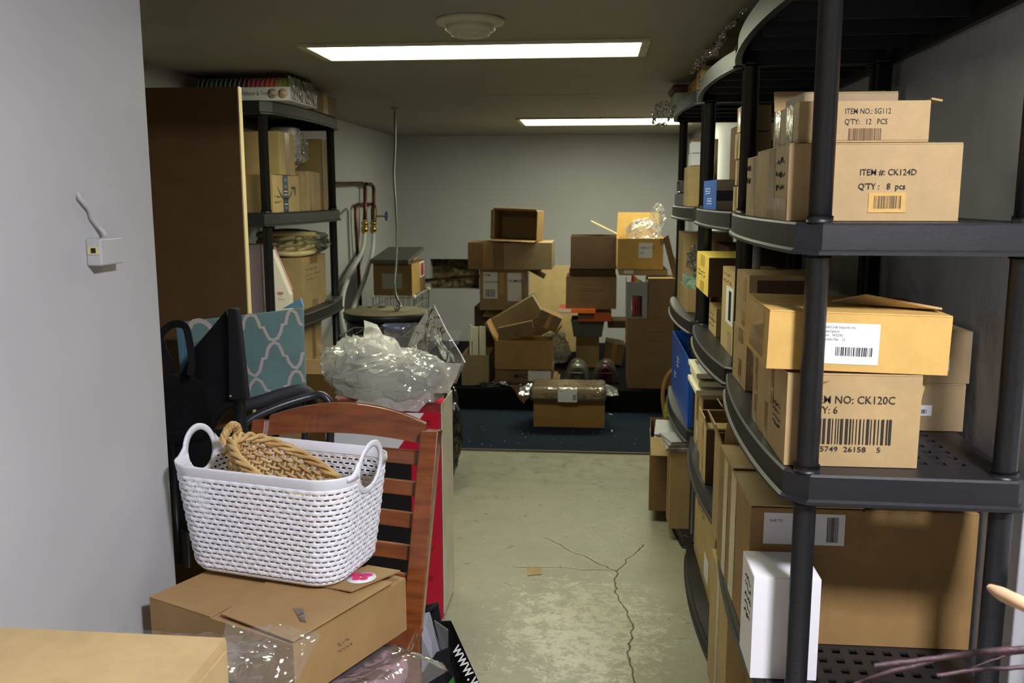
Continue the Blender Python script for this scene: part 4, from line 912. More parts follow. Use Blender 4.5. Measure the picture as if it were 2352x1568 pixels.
r = cb('brown carton with two white labels, third from the top of the left stack', 1102, 617, 1205, 700, 6.76, .40, z0=z+.001, key='f', m=KRAFT_G, open_=False, seam=None, group=GP, decals=[('label', 'F', .08, .28, .40, .92, ['ITEM', '', 'LONDON ON', ''], (.15, .06, .85, .35)), ('label', 'F', .62, .22, .93, .9, ['', 'NUMBER', '', '', '', ''], None), ('tape', 'F', .44, .4, .54, .92, TAPEC)], flaps=[('R', .16, 118), ('R', .12, 100)])
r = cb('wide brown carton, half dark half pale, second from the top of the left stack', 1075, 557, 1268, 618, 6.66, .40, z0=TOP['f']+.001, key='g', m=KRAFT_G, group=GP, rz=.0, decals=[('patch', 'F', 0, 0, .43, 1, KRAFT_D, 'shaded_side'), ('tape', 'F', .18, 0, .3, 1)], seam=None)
# top box lying on its side, opening towards the camera
a, b = P(1133, 487, Y=6.68), P(1234, 560, Y=6.68)
W, H, D = b.x-a.x, a.z-TOP['g']-.001, .28
M = Matrix.Translation(((a.x+b.x)/2, 6.68, TOP['g']+.001+H/2+.012)) @ Matrix.Rotation(-.12, 4, 'Z') @ Matrix.Rotation(.035, 4, 'Y') @ Matrix.Rotation(PI/2, 4, 'X') @ Matrix.Translation((0, 0, -D))
r = carton('open_carton', 'open-ended brown carton lying on its side on top of the left stack', -W/2, W/2, -H/2, H/2, 0, D, card((152, 122, 78)), M=M, open_=True, group=GP, flaps=[('F', .09, 4), ('B', .05, 20), ('L', .06, 150), ('R', .06, 140)], decals=[('patch', 'R', .3, .3, .7, .45, mat('blue_stamp', (90, 120, 190), .6), 'blue_stamp'), ('patch', 'R', .3, .6, .7, .75, mat('blue_stamp', (90, 120, 190), .6), 'blue_stamp')])
# leaning sheets
q = [P(1215, 850, Y=7.75), P(1322, 850, Y=7.75)]
o = MB().box(0, 0, 0, .42, .008, .74).build('cardboard_sheet', KRAFT_L); o.matrix_world = Matrix.Translation((q[0].x, 7.70, PZ+.001)) @ Matrix.Rotation(-.18, 4, 'X'); tag(o, 'large pale cardboard panel leaning on the back wall behind the pile', 'cardboard sheet')
crumple('clear_plastic_bag', (-.30, 7.2, PZ+.11), (.10, .10, .13), 40, label='cloudy clear plastic bag on the platform between the two stacks', cat='plastic bag', m=film('cloudy', .4, .12), zfloor=PZ+.001)
# middle stack
cb('small dark-banded carton at the foot of the middle stack', 1323, 775, 1376, 835, 7.0, .28, z0=PZ, key='m1', m=KRAFT, group=GP, seam=None, decals=[('patch', 'F', 0, .72, 1, 1, KRAFT_D, 'darker_band')])
t0 = TOP['m1']; a, b = P(1312, 750, Y=6.98), P(1388, 750, Y=6.98)
t = empty('plastic_bin', 'frosted grey plastic bin under the orange trays in the middle stack', 'bin', loc=((a.x+b.x)/2, 7.12, t0+.001)); w2 = (b.x-a.x)/2; h_ = P(1350, 737, Y=6.98).z - t0
mb = MB(); mb.add([(-w2+.02,-.11,0),(w2-.02,-.11,0),(w2-.02,.11,0),(-w2+.02,.11,0),(-w2,-.13,h_),(w2,-.13,h_),(w2,.13,h_),(-w2,.13,h_)], [(0,1,2,3),(0,1,5,4),(1,2,6,5),(2,3,7,6),(3,0,4,7)])
mb.build('bin_body', mat('frosted_grey', (110, 112, 108), .35, var=.05), t, solid=.004)
MB().tube([(-w2,-.13,h_),(w2,-.13,h_),(w2,.13,h_),(-w2,.13,h_)], .006, 6, closed=True).build('bin_rim', mat('frosted_rim', (140, 142, 136), .35), t)
ORG = mat('orange_card', (226, 104, 30), .45, var=.06)
zt = t0+.001+h_+.007
a, b = P(1327, 748, Y=6.9), P(1404, 748, Y=6.9)
t = carton('display_box', 'orange and brown display box poking out under the text-printed carton', a.x, b.x, 6.90, 7.2, zt, zt+.068, KRAFT_D, seam=None, group=GP, decals=[('patch', 'F', .0, .0, .95, .25, ORG, 'orange_strip'), ('patch', 'F', .48, .0, 1, .98, ORG, 'orange_panel')])
z2 = zt+.0695; a, b = P(1283, 715, Y=6.84), P(1331, 715, Y=6.84)
o = carton('display_box', 'flat orange and white box sticking out left under the text-printed carton', a.x, b.x+.12, 6.84, 7.12, z2, z2+.030, ORG, seam=None, group=GP, decals=[('patch', 'F', .0, .15, .34, .95, PAPER, 'white_panel'), ('patch', 'F', .36, .0, .44, 1, ORG, 'orange_end')])
cb('brown carton with printed lines and a faded barcode in the middle stack', 1300, 636, 1416, 724, 6.86, .36, z0=z2+.0315, key='m2', m=card((106, 82, 56)), group=GP, roll=0, seam=None, decals=[('scrib', 'F', .28, .55, .8, .8, 3, INKF), ('text', 'F', .28, .45, .9, .53, ['MADE IN CHINA'], INKF, .7), ('bars', 'F', .30, .22, .56, .4, INKF), ('tape', 'T', .4, 0, .5, 1)])
cb('slim brown carton between the two larger dark ones of the middle stack', 1308, 618, 1414, 632, 6.87, .34, z0=TOP['m2'], key='m3', m=card((76, 56, 38)), group=GP, seam=None)
r = cb('dark brown carton with one flap sticking up, topmost of the middle stack', 1311, 543, 1429, 615, 6.84, .36, z0=TOP['m3']+.001, key='m4', m=card((76, 56, 38)), group=GP, open_=True)
zt = TOP['m4']; a = P(1358, 509, Y=6.9); b = P(1430, 545, Y=6.9)
mb = MB().slab([(a.x, 6.88, a.z), (b.x, 6.88, b.z), (b.x, 7.16, b.z), (a.x, 7.16, a.z)], (0,0,1), .004).build('raised_flap', KRAFT_L, r); mb.matrix_basis = r.matrix_basis.inverted()
cb('small dark carton right of the plastic bin in the middle of the pile', 1396, 737, 1438, 787, 6.98, .25, z0=.47, roll=0, key='m5', m=KRAFT_DD, group=GP, seam=None)
cb('small tilted brown carton under the dark one, middle of the pile', 1388, 789, 1432, 836, 7.0, .24, roll=-9, m=KRAFT_D, group=GP, seam=None, decals=[('tape', 'F', .35, 0, .6, 1)])
# two plastic dome packs
for i, (px, col, lab) in enumerate(((1326, (150, 150, 140), 'silver'), (1390, (92, 34, 50), 'maroon'))):
    c = P(px, 885, Y=6.45)
    t = empty('dome_package', 'clear plastic dome package with a %s lamp-like insert on the platform' % lab, 'package', loc=(c.x, 6.45, PZ), group='dome packages')
    mb = MB()
    def dome(sx, sy, sz): 
        return lambda u, v: Vector((sx*math.cos(PI*u)*math.cos(PI/2*v)**.8, -sy*math.sin(PI*v)*.9, .002+sz*math.sin(PI*u)*math.cos(PI/2*v)**.5 + 0*v))
    mb.grid(dome(.085, .06, .135), 22, 12); mb.build('insert', mat('insert_%s' % lab, col, .25, metal=.5 if i == 0 else .1), t, solid=.004)
    mb = MB(); mb.grid(dome(.094, .08, .17), 22, 12); mb.build('clear_cover', FILM, t)
    MB().box(-.06, -.058, .07, .06, -.054, .078).build('cross_bar', mat('bar_%s' % lab, tuple(min(255, v+50) for v in col), .3), t)
# right-hand stack
cb('large brown carton with faint print at the foot of the right-hand stack', 1442, 812, 1552, 888, 6.24, .42, z0=PZ, key='r1', m=KRAFT_D, group=GP, decals=[('scrib', 'F', .35, .3, .9, .8, 4, INKF)])
cb('large brown carton with faint print, second in the right-hand stack', 1441, 732, 1552, 810, 6.24, .42, z0=TOP['r1'], key='r2', m=KRAFT_D, group=GP, decals=[('scrib', 'F', .35, .3, .9, .8, 4, INKF)])
cb('brown carton with torn pale top edge, third in the right-hand stack', 1489, 640, 1552, 729, 6.25, .30, z0=TOP['r2'], key='r3', m=KRAFT_D, group=GP, seam=None, decals=[('patch', 'T', 0, 0, 1, 1, KRAFT_L, 'pale_top')])
a, b = P(1440, 729, Y=6.24), P(1487, 648, Y=6.24); z = TOP['r2']
t = empty('magazine_holder', 'grey magazine holder with a cut-out front beside the torn-topped carton', 'magazine holder', loc=(a.x, 6.24, z))
W, H = b.x-a.x, b.z-z; GR = mat('grey_board', (140, 142, 144), .5, var=.03)
MB().slab([(0,0,0),(W*.22,0,0),(W*.24,0,H*.62),(W*.76,0,H*.62),(W*.78,0,0),(W,0,0),(W,0,H),(0,0,H)], (0,1,0), .004).build('front_panel', GR, t)
MB().slab([(0,0,0),(0,.24,0),(0,.24,H+.012),(0,.12,H+.01),(0,.004,H)], (-1,0,0), .004).build('side_panel', GR, t)
MB().slab([(W,0,0),(W,.24,0),(W,.24,H+.012),(W,.12,H+.01),(W,.004,H)], (1,0,0), .004).build('side_panel', GR, t)
MB().box(0,.004,0, W,.24,.003).build('base', GR, t)
for i, c_ in enumerate(((170, 30, 46), (150, 26, 40), (90, 30, 34), (70, 28, 30))):
    o = MB().slab([(.03+.017*i,.02,.012),(.042+.017*i,.02,.012),(.034+.018*i,.02,H*.62),(.026+.018*i,.02,H*.62)], (0,1,0), .2).build('folder', mat('folder_%d' % i, c_, .5)); o.location = (a.x+.015, 6.25, z+.004)
    tag(o, ['bright red folder leaning leftmost in the grey holder', 'red folder second from the left in the grey holder', 'dark red folder third in the grey holder', 'darkest folder at the right of the grey holder'][i], 'folder', 'folders in the grey holder')
mb = MB(); cols = [(200,40,50),(220,120,40),(214,200,60),(70,150,90),(60,120,170)]
o = None
t2 = empty('rainbow_card', 'rainbow striped card sticking out above the grey magazine holder', 'card', loc=(a.x+.02, 6.33, z+H*.55))
for i, c_ in enumerate(cols): MB().slab([(.018*i,0,0),(.018*(i+1),0,0),(.018*(i+1)+.01,0,H*.55+.02-.012*(i+1)),(.018*i+.01,0,H*.55+.02-.012*i)], (0,1,0), .003).build('stripe', mat('stripe_%d' % i, c_, .5), t2)
zf = TOP['r3']
cb('flat tan carton lying across the right-hand stack under the labelled yellow carton', 1422, 620, 1534, 635, 6.40, .40, z0=zf+.004, key='r4', m=KRAFT, group=GP, seam=None, decals=[('patch', 'F', .1, .3, .3, .9, PAPER, 'paper_strip')])
r = cb('yellow-tan open carton with a square white label, topmost of the right-hand stack', 1419, 548, 1524, 613, 6.38, .42, z0=TOP['r4'], key='r5', m=KRAFT_Y, group=GP, open_=True, name='open_carton', decals=[('label', 'F', .46, .38, .76, .86, ['', 'ITEM NO 1 ST', '', 'QTY', ''], None), ('tape', 'F', .92, .8, 1, 1)], flaps=[('B', .17, 4), ('R', .2, 150)])
z = TOP['r5']; c = P(1478, 520, Y=6.6)
bb_ = crumple('clear_plastic_bag', (c.x, 6.58, z+.03), (.12, .13, .10), 51, nu=30, nv=18, m=film('bag_bright', .3, .06, gain=1.3), amp=.15, label='bright crinkled clear bag bulging out of the yellow-tan carton', cat='plastic bag')
crumple('twisted_neck', (P(1512, 490, Y=6.6).x, 6.6, z+.14), (.05, .05, .09), 52, m=FILM, amp=.4, nu=18, nv=12, parent=bb_)
o = MB().slab([P(1523,548,Y=6.3), P(1536,540,Y=6.3), P(1560,640,Y=6.3), P(1549,650,Y=6.3)], (0,1,0), .004).build('cardboard_strip', KRAFT_D); tag(o, 'narrow cardboard strip slanting down at the right of the labelled carton', 'cardboard sheet')
# parcel on box, on the carpet
a, b = P(1225, 980, Y=5.70), P(1388, 980, Y=5.70)
carton('cardboard_box', 'plain ochre-brown carton on the blue carpet under the film-wrapped parcel', a.x, b.x, 5.70, 5.98, .0085, .178, KRAFT_O, seam=None, bulge=.004)
a, b = P(1216, 925, Y=5.64), P(1392, 925, Y=5.64)
t = empty('wrapped_parcel', 'brown parcel in shiny film with a 030380 label, on the ochre carton', 'parcel', loc=((a.x+b.x)/2, 5.80, .1795))
w2 = (b.x-a.x)/2; h_ = P(1300, 893, Y=5.64).z-.1795
mb = MB().box(-w2, -.15, .0, w2, .15, h_); o = mb.build('parcel_body', card((170, 146, 112)), t, bevel=.028)
o.modifiers['b'].segments = 4
mb = MB().box(-w2-.004, -.154, .0005, w2+.004, .154, h_+.004); o = mb.build('film_wrap', film('parcel_film', .1, .16, gain=1.7), t, bevel=.03); o.modifiers['b'].segments = 4
FRP = (Vector((-w2, -.155, 0)), Vector((1,0,0)), Vector((0,0,1)), Vector((0,-1,0)), 2*w2, h_)
L = decal(t, FRP, ('label', 'F', .37, .06, .62, .92, ['030380', '', '', ''], (.78, .15, .97, .62)))
for s_ in (-1, 1):
    sheet('film_end', [(s_*w2, -.05, .03), (s_*(w2+.08), -.07, .03), (s_*(w2+.07), -.03, .075), (s_*w2, .05, .08)], 60+s_, m=film('white_film', .7, .2), amp=.012, nu=8, nv=8, parent=t)
o = MB().slab([P(1172,884,Y=6.14), P(1224,886,Y=6.14), P(1226,905,Y=6.13), P(1208,918,Y=6.12), P(1203,928,Y=6.12), P(1192,915,Y=6.13), P(1180,893,Y=6.14)], (0,-1,0), .004).build('torn_cardboard', KRAFT_D); tag(o, 'torn flap of cardboard hanging over the platform edge', 'cardboard sheet')
crumple('black_film', (P(1125,880,Y=6.3).x+.09, 6.205, PZ+.012), (.15, .025, .02), 71, m=BAGB, amp=.5, zfloor=PZ+.001, label='scraps of black plastic film at the foot of the left stack', cat='plastic film')
for i, (px, py) in enumerate(((1288, 960), (1402, 952), (1405, 990), (1140, 1018), (1107, 1008), (1286, 1017), (1398, 962), (1410, 1003), (1130, 1005))):
    c = P(px, py, Z=.009)
    if i < 3 and i != 0:
        o = MB().box(-.018, -.004, 0, .018, .004, .003).build('paper_scrap', PAPER); o.location = c; o.rotation_euler = (0, 0, R.random()*3); tag(o, ['', 'short white scrap on the carpet right of the ochre carton', 'longer white scrap farther forward on the carpet'][i], 'scrap')
mb = MB()
for i in range(34):
    c = Vector((R.uniform(-1.2, .3), R.uniform(5.2, 5.66), .0085)); r_ = R.uniform(.001, .0026); mb.box(c.x-r_, c.y-r_, c.z, c.x+r_, c.y+r_, c.z+.001)
tag(mb.build('carpet_lint', PAPER), 'white specks of lint strewn over the blue carpet', 'lint', kind='stuff')
a = [P(*q_, Z=.001) for q_ in ((1211,1322),(1243,1319),(1241,1303),(1210,1304))]
o = MB().slab(a, (0,0,1), .002).build('cardboard_scrap', KRAFT); tag(o, 'small square cardboard scrap on the concrete floor', 'scrap')

# ================================================================ left foreground
# --- red display carton with the cellophane heap
ry = 2.99; a, b = P(1015, 1200, Y=ry), P(1014, 944, Y=ry); RX = -.518; RZ = P(940, 946, Y=ry).z
RED = mat('red_carton', (196, 22, 52), .35, var=.05)
t = empty('display_carton', 'tall red, white and black printed carton standing on the floor under the cellophane', 'box', loc=(RX-.20, ry+.115, 0))
MB().box(-.20, -.115, .001, .20, .115, RZ).build('carton_body', RED, t, bevel=.002)
MB().slab([(.202,-.112,.02),(.202,.112,.02),(.202,.112,RZ+.03),(.202,-.112,RZ+.03)], (1,0,0), .004).build('clear_side_sheet', mat('cream_side', (206, 200, 176), .4), t)
wq = [P(700, 948, Y=ry), P(974, 948, Y=ry), P(905, 1042, Y=ry), P(700, 1042, Y=ry)]
lo = lambda v, e=.0015: Vector((v.x-RX+.20, -.115-e, v.z))
MB().slab([(-.20, -.116, RZ), lo(wq[1]), lo(wq[2]), (-.20, -.116, wq[3].z)], (0,-1,0), .0008).build('white_print', PAPER, t)
wk = [P(875, 1040, Y=ry), P(945, 1062, Y=ry), P(945, 1380, Y=ry), P(875, 1400, Y=ry)]
MB().slab([(-.20,-.116,wk[0].z+.02), lo(wk[0]), lo(wk[1]), lo(wk[2]), (-.20,-.116,.06)], (0,-1,0), .001).build('black_print', mat('black_print', (16, 16, 20), .45), t)
c = lo(P(893, 962, Y=ry), .002)
mb = MB(); mb.lathe([(0,0),(.028,0),(.028,.001),(0,.001)], seg=24); mb.build('dark_roundel', mat('black_print', (16,16,20), .45), t, M=Matrix.Translation(c) @ Matrix.Rotation(PI/2, 4, 'X'))
for i, z in enumerate((.70, .58, .47, .36, .25, .14)):
    scribble(t, Matrix.Translation((.145, -.1162, z)) @ Matrix.Rotation(PI/2, 4, 'X'), .03, .022, 80+i, 2, mat('dark_red_print', (120, 14, 30), .5), .001)
# --- cellophane: one heap of bags nobody could count, and the stiff sheets that stand clear of it
HZ = RZ+.002; hc = Vector((-.72, 3.10, HZ))
root = empty('cellophane_bags', 'big bright heap of crumpled clear cellophane bags on the tall red carton', 'plastic bags', loc=hc)
root['kind'] = 'stuff'
crumple('bag_heap', (0, 0, .07), (.185, .11, .075), 101, m=FILM_MM, amp=.12, nu=30, nv=18, parent=root, zfloor=.001, fr=1.8)
crumple('bag_heap', (-.05, 0, .15), (.11, .08, .09), 102, m=FILM_MM, amp=.2, nu=24, nv=16, parent=root, zfloor=.02, fr=2.2)
crumple('bag_layer', (0, -.01, .10), (.215, .125, .10), 103, m=FILM_M, amp=.16, nu=44, nv=26, parent=root, zfloor=.0015, fr=2.6)
crumple('bag_layer', (-.125, 0, .13), (.11, .09, .10), 104, m=FILM_M, amp=.25, nu=32, nv=20, parent=root, zfloor=.01, fr=2.8)
crumple('bag_layer', (.11, -.01, .10), (.105, .10, .085), 105, m=FILM_M, amp=.2, nu=32, nv=20, parent=root, zfloor=.01, fr=2.6)
def lp(px, py, Y): return P(px, py, Y=Y) - hc
for i, (quad, m_, am) in enumerate((
    ([lp(770,915,3.02), lp(1000,925,3.0), lp(990,850,3.05), lp(790,845,3.06)], FILM_M, .02),
    ([lp(805,940,2.98), lp(960,945,2.98), lp(1000,900,3.0), lp(830,905,3.0)], FILM_MM, .012),
    ([lp(765,880,3.10), lp(800,900,3.05), lp(770,800,3.1), lp(728,776,3.12)], FILM, .02),
    ([lp(775,900,3.10), lp(850,900,3.05), lp(845,775,3.1), lp(750,800,3.12)], FILM, .022),
    ([lp(830,900,3.06), lp(925,890,3.04), lp(870,745,3.08), lp(842,735,3.10)], FILM_M, .024),
    ([lp(815,880,3.06), lp(880,880,3.04), lp(868,752,3.08), lp(842,770,3.10)], FILM_M, .026),
    ([lp(850,880,3.06), lp(960,860,3.04), lp(905,775,3.08), lp(850,760,3.10)], FILM_M, .024),
    ([lp(880,870,3.12), lp(1010,880,3.08), lp(960,740,3.15), lp(885,742,3.16)], FILM, .014),
    ([lp(920,900,3.02), lp(1035,905,3.0), lp(1062,835,3.03), lp(935,830,3.06)], FILM_M, .018))):
    sheet('bag_sheet', quad, 110+i, m=m_, amp=am, nu=46, nv=40, parent=root, fr=11)
t = root
pk = [(905,880,3.10), (1048,880,3.05), (1068,832,3.02), (1058,812,3.02), (1026,760,3.06), (997,700,3.12), (985,705,3.13), (950,760,3.14)]
q = [lp(*v) for v in pk]; cc = sum(q, Vector())/len(q)
mb = MB()
def fan(u, v):
    a_ = u*len(q); i = int(a_) % len(q); f_ = a_-int(a_); e = q[i].lerp(q[(i+1) % len(q)], f_); p_ = cc.lerp(e, v)
    return p_ + Vector((0, -.02*math.sin(PI*v)+.010*noise.noise(p_*14), 0))
mb.grid(fan, 64, 14, 0, True, True); mb.build('peaked_sheet', FILM, t)
MB().tube([q[5], q[4], q[3], q[2]], .0022, 6).build('folded_edge', mat('film_edge', (236, 236, 240), .15, spec=.9), t)
sheet('sheet_fold', [lp(1035,800,3.1), lp(1052,790,3.1), lp(1060,758,3.12), lp(1028,758,3.12)], 140, m=FILM, parent=t, amp=.006, nu=10, nv=10)

# --- black bin bag behind the red carton
crumple('bin_bag', (-.82, 4.36, .34), (.17, .17, .34), 150, m=BAGB, amp=.14, nu=70, nv=50, zfloor=.002, fr=2.2, label='full shiny black bin bag on the floor behind the red carton', cat='bin bag')

# --- cherry wood chair
CW = [WOODC]
t = empty('dining_chair', 'cherry-stained wooden dining chair with a slatted back, boxes piled on its seat', 'chair', loc=(-.625, 2.0, 0))
ox, oy = -.625, 2.0
def post(x0, y0, z0, x1, y1, z1, w0, w1, d0, d1, name='back_post'):
    mb = MB(); vs = []
    n = 8
    for i in range(n+1):
        s_ = i/n; bow = .02*math.sin(PI*s_)
        x, y, z = x0+(x1-x0)*s_, y0+(y1-y0)*s_+bow*0, z0+(z1-z0)*s_; w_, d_ = w0+(w1-w0)*s_, d0+(d1-d0)*s_
        vs += [(x-w_-ox, y-d_-oy, z), (x+w_-ox, y-d_-oy, z), (x+w_-ox, y+d_-oy, z+(.0 if i < n else -.012)), (x-w_-ox, y+d_-oy, z+(.0 if i < n else -.012))]
    fs = [(4*i+k, 4*i+(k+1) % 4, 4*i+4+(k+1) % 4, 4*i+4+k) for i in range(n) for k in range(4)] + [(3,2,1,0), tuple(range(4*n, 4*n+4))]
    return mb.add(vs, fs).build(name, CW, t, bevel=.003)
Yt, Ybm = 2.27, 2.055                      # rake of the back
rt, rb = P(986, 992, Y=Yt), P(942, 1450, Y=Ybm)
lt = P(606, 965, Y=Yt+.06); lbm = P(560, 1450, Y=Ybm+.06)
post(rb.x+.004, Ybm, .42, rt.x+.006, Yt, rt.z+.012, .024, .023, .018, .034); post(rb.x+.0, Ybm+.005, 0, rb.x+.004, Ybm, .425, .018, .021, .018, .016, 'leg')
post(lt.x-.012, Ybm+.05, .42, lt.x, Yt+.05, lt.z+.012, .021, .019, .016, .026); post(lt.x-.012, Ybm+.05, 0, lt.x-.012, Ybm+.05, .425, .018, .021, .018, .016, 'leg')
xl, xr = lt.x+.018, rt.x-.010
def rail(zb, zt, arch, th, name, yo=0):
    def y_at(z): return Ybm+.004+(Yt-Ybm)*(z-.45)/(rt.z-.45)+yo
    n = 20; mb = MB(); vs = []
    for i in range(n+1):
        s_ = i/n; x = xl+(xr-xl)*s_; c_ = 4*s_*(1-s_); yy = .05*(1-s_)+.02*c_
        for z in (zb+arch*.35*c_, zt+arch*c_):
            vs += [(x-ox, y_at(z)+yy-th-oy, z), (x-ox, y_at(z)+yy+th-oy, z)]
    fs = []
    for i in range(n):
        a_ = 4*i; fs += [(a_, a_+4, a_+6, a_+2), (a_+1, a_+3, a_+7, a_+5), (a_+2, a_+6, a_+7, a_+3), (a_, a_+1, a_+5, a_+4)]
    return mb.add(vs, fs).build(name, CW, t, bevel=.002)
zr0, zr1 = P(800, 1012, Y=Yt).z, P(640, 966, Y=Yt).z
rail(zr0, zr1, .035, .010, 'top_rail')
for yp0, yp1 in ((1050, 1078), (1112, 1140), (1173, 1202), (1235, 1262), (1288, 1315)):
    zz0, zz1 = P(900, yp1, Y=Yt-.08-.0).z, P(900, yp0, Y=Yt-.08).z
    rail(zz0, zz1, 0, .007, 'back_slat', -.0)
MB().box(lt.x-.02-ox, 1.63-oy, .425, rb.x+.024-ox, Ybm-.018-oy, .448).build('seat', CW, t, bevel=.006)
MB().box(lt.x-ox, 1.66-oy, .375, rb.x-ox, 1.68-oy, .425).build('apron', CW, t)
for x in (lt.x-.004, rb.x+.004): post(x, 1.66, 0, x, 1.66, .425, .016, .02, .016, .02, 'leg')

# --- film-wrapped soft package, carton, basket stacked on the seat
PINKC = mat('dusty_pink', (176, 138, 150), .6, var=.25)
t = empty('wrapped_package', 'flat film-wrapped package with pinkish contents under the carton on the chair', 'package', loc=(-.58, 1.72, .4495), rz=math.radians(-28))
MB().box(-.15, -.15, .001, .15, .15, .062).build('pink_contents', PINKC, t, bevel=.02)
def pk_(u, v):
    x, y = -.19+.40*u, -.20+.40*v; e = min(min(u, 1-u), min(v, 1-v))
    return Vector((x, y, .066 if e > .13 else .02+.046*(e/.13)**.5)) + Vector((0, 0, .006*abs(noise.noise(Vector((x*16, y*16, 5))))*2))
MB().grid(pk_, 44, 44).build('film_top', film('package_film', .22, .06, gain=1.6), t)
BXZ = .528
p0, p1, p2 = P(342, 1370, Z=.65), P(672, 1478, Z=.65), P(920, 1322, Z=.65)
ang = math.atan2(p1.y-p0.y, p1.x-p0.x); W = (p1-p0).length*1.0; u_ = (p1-p0).normalized(); v_ = Vector((-u_.y, u_.x, 0)); D = (p2-p1).dot(v_)
ctr = p0 + u_*W/2 + v_*D/2
KB = card((164, 132, 86))
r = carton('cardboard_box', 'closed brown carton on the chair seat under the white basket', -W/2, W/2, -D/2, D/2, 0, .648-BXZ, KB, M=Matrix.Translation((ctr.x, ctr.y, BXZ)) @ Matrix.Rotation(ang, 4, 'Z'), seam=None, decals=[('scrib', 'R', .35, .35, .5, .6, 2, INKF)])
inv = r.matrix_basis.inverted(); h = .648-BXZ
def lz(px, py, dz=0): v = P(px, py, Z=.65+dz); return inv @ Vector((v.x, v.y, .65+dz))
MB().slab([(-W/2,-D/2,h+.0005), (-.02,-D/2,h+.0005), (-.02,D/2,h+.0005), (-W/2,D/2,h+.0005)], (0,0,1), .0035).build('top_flap', KB, r, bevel=.001)
q = [lz(507,1412,.004), lz(672,1478,.002), lz(905,1335,.002), lz(640,1330,.002)]
MB().slab([(q[0].x, q[0].y, h+.007), (W/2-.001, -D/2+.001, h+.0045), (W/2-.001, D/2*.75, h+.0045), (-.06, D/2*.55, h+.0045)], (0,0,1), .0035).build('top_flap', KB, r, bevel=.001)
q = [lz(730,1352), lz(806,1370), lz(919,1322), lz(838,1296)]
M_ = MB().slab([(q[0].x, q[0].y, h+.0085), (q[1].x, q[1].y, h+.0125), (q[2].x, q[2].y, h+.0125), (q[0].x+q[2].x-q[1].x, q[0].y+q[2].y-q[1].y, h+.0085)], (0,0,1), .003).build('corner_flap', KB, r)
c = lz(829, 1323, .015)
_a, _b, _c = [Vector((q[i].x, q[i].y, h+(.0085,.0125,.0125)[i])) for i in range(3)]
_n = (_b-_a).cross(_c-_a).normalized(); _n = _n if _n.z > 0 else -_n
_t = (c.x-_a.x)*-_n.x/_n.z + (c.y-_a.y)*-_n.y/_n.z
_u = Vector((1,0,0)).cross(_n).cross(_n)*-1; _u.normalize(); _v = _n.cross(_u)
STK = fmat(Vector((c.x, c.y, _a.z+_t+.0036)), _u, _v, _n)
MB().lathe([(0,.0),(.032,.0),(.032,.0006),(0,.0006)], seg=32).build('round_sticker', PAPER, M_, M=STK)
PK = mat('butterfly_pink', (214, 40, 110), .45)
mb = MB()
for dx, dy, rx, ry in ((-.008, .008, .010, .008), (.008, .008, .010, .008), (-.006, -.006, .007, .007), (.006, -.006, .007, .007)):
    n = 18; mb.add([(dx+rx*math.cos(2*PI*i/n), dy+ry*math.sin(2*PI*i/n), 0) for i in range(n)], [tuple(range(n))])
mb.build('butterfly_print', PK, M_, M=STK @ Matrix.Translation((-.002, 0, .0012)) @ Matrix.Rotation(.5, 4, 'Z') @ Matrix.Scale(1.35, 4))
sheet('film_scrap', [lz(690,1430,.004)+Vector((0,0,.003)), lz(705,1432,.004)+Vector((0,0,.003)), lz(695,1400,.004)+Vector((0,0,.006)), lz(672,1398,.004)+Vector((0,0,.006))], 160, m=film('wrap_film', .14, .05, gain=1.5), amp=.003, nu=6, nv=6, parent=r)

# --- white woven-look plastic basket
BZ = .6535+.0085
pc, pl_, pr_ = P(745, 1352, Z=BZ), P(465, 1308, Z=BZ), P(850, 1290, Z=BZ)
bang = math.atan2(pc.y-pl_.y, pc.x-pl_.x); 
bu = Vector((math.cos(bang), math.sin(bang), 0)); bv = Vector((-bu.y, bu.x, 0))
BL, BW = .430, .262                         # rim length and width
bc = P(740, 1352, Z=BZ) - bu*(BL*.86/2-.030) + bv*(BW*.84/2 - .004)
BH = .244
t = empty('storage_basket', 'white plastic basket with woven pattern and oval handles on the brown carton', 'basket', loc=(bc.x, bc.y, BZ), rz=bang)
def rrect(u, L, Wd, rc):
    """point and outward normal on a rounded rectangle by arc fraction"""
    sl, sw, c_ = L-2*rc, Wd-2*rc, PI*rc/2; per = 2*sl+2*sw+4*c_; s_ = (u % 1)*per
    segs = [('h', sl, -1), ('c', c_, 3), ('v', sw, 1), ('c', c_, 0), ('h', sl, 1), ('c', c_, 1), ('v', sw, -1), ('c', c_, 2)]
    for k, ln, sg in segs:
        if s_ <= ln + 1e-9: break
        s_ -= ln
    if k == 'h': return (Vector((-sl/2+s_, -Wd/2, 0)) if sg < 0 else Vector((sl/2-s_, Wd/2, 0))), Vector((0, sg, 0))
    if k == 'v': return (Vector((L/2, -sw/2+s_, 0)) if sg > 0 else Vector((-L/2, sw/2-s_, 0))), Vector((sg, 0, 0))
    cx, cy, a0 = {3: (sl/2, -sw/2, -PI/2), 0: (sl/2, sw/2, 0), 1: (-sl/2, sw/2, PI/2), 2: (-sl/2, -sw/2, PI)}[sg]
    a_ = a0 + s_/rc; return Vector((cx+rc*math.cos(a_), cy+rc*math.sin(a_), 0)), Vector((math.cos(a_), math.sin(a_), 0))
RC = .07
def bsurf(u, z, off=0):
    k = .84+.16*(z/BH)**.8; p_, n_ = rrect(u, BL*k, BW*k, RC*k); q_ = p_+n_*off; q_.z = z; return q_, n_
NC, NR = 78, 18; zlo, zhi = .012, BH-.024; pitch = (zhi-zlo)/NR
SUB = 6; nu = NC*SUB
per_sl = BL-2*RC; per = 2*per_sl+2*(BW-2*RC)+2*PI*RC
uR = (per_sl+PI*RC/2+(BW-2*RC)/2)/per; uL = (uR+.5) % 1
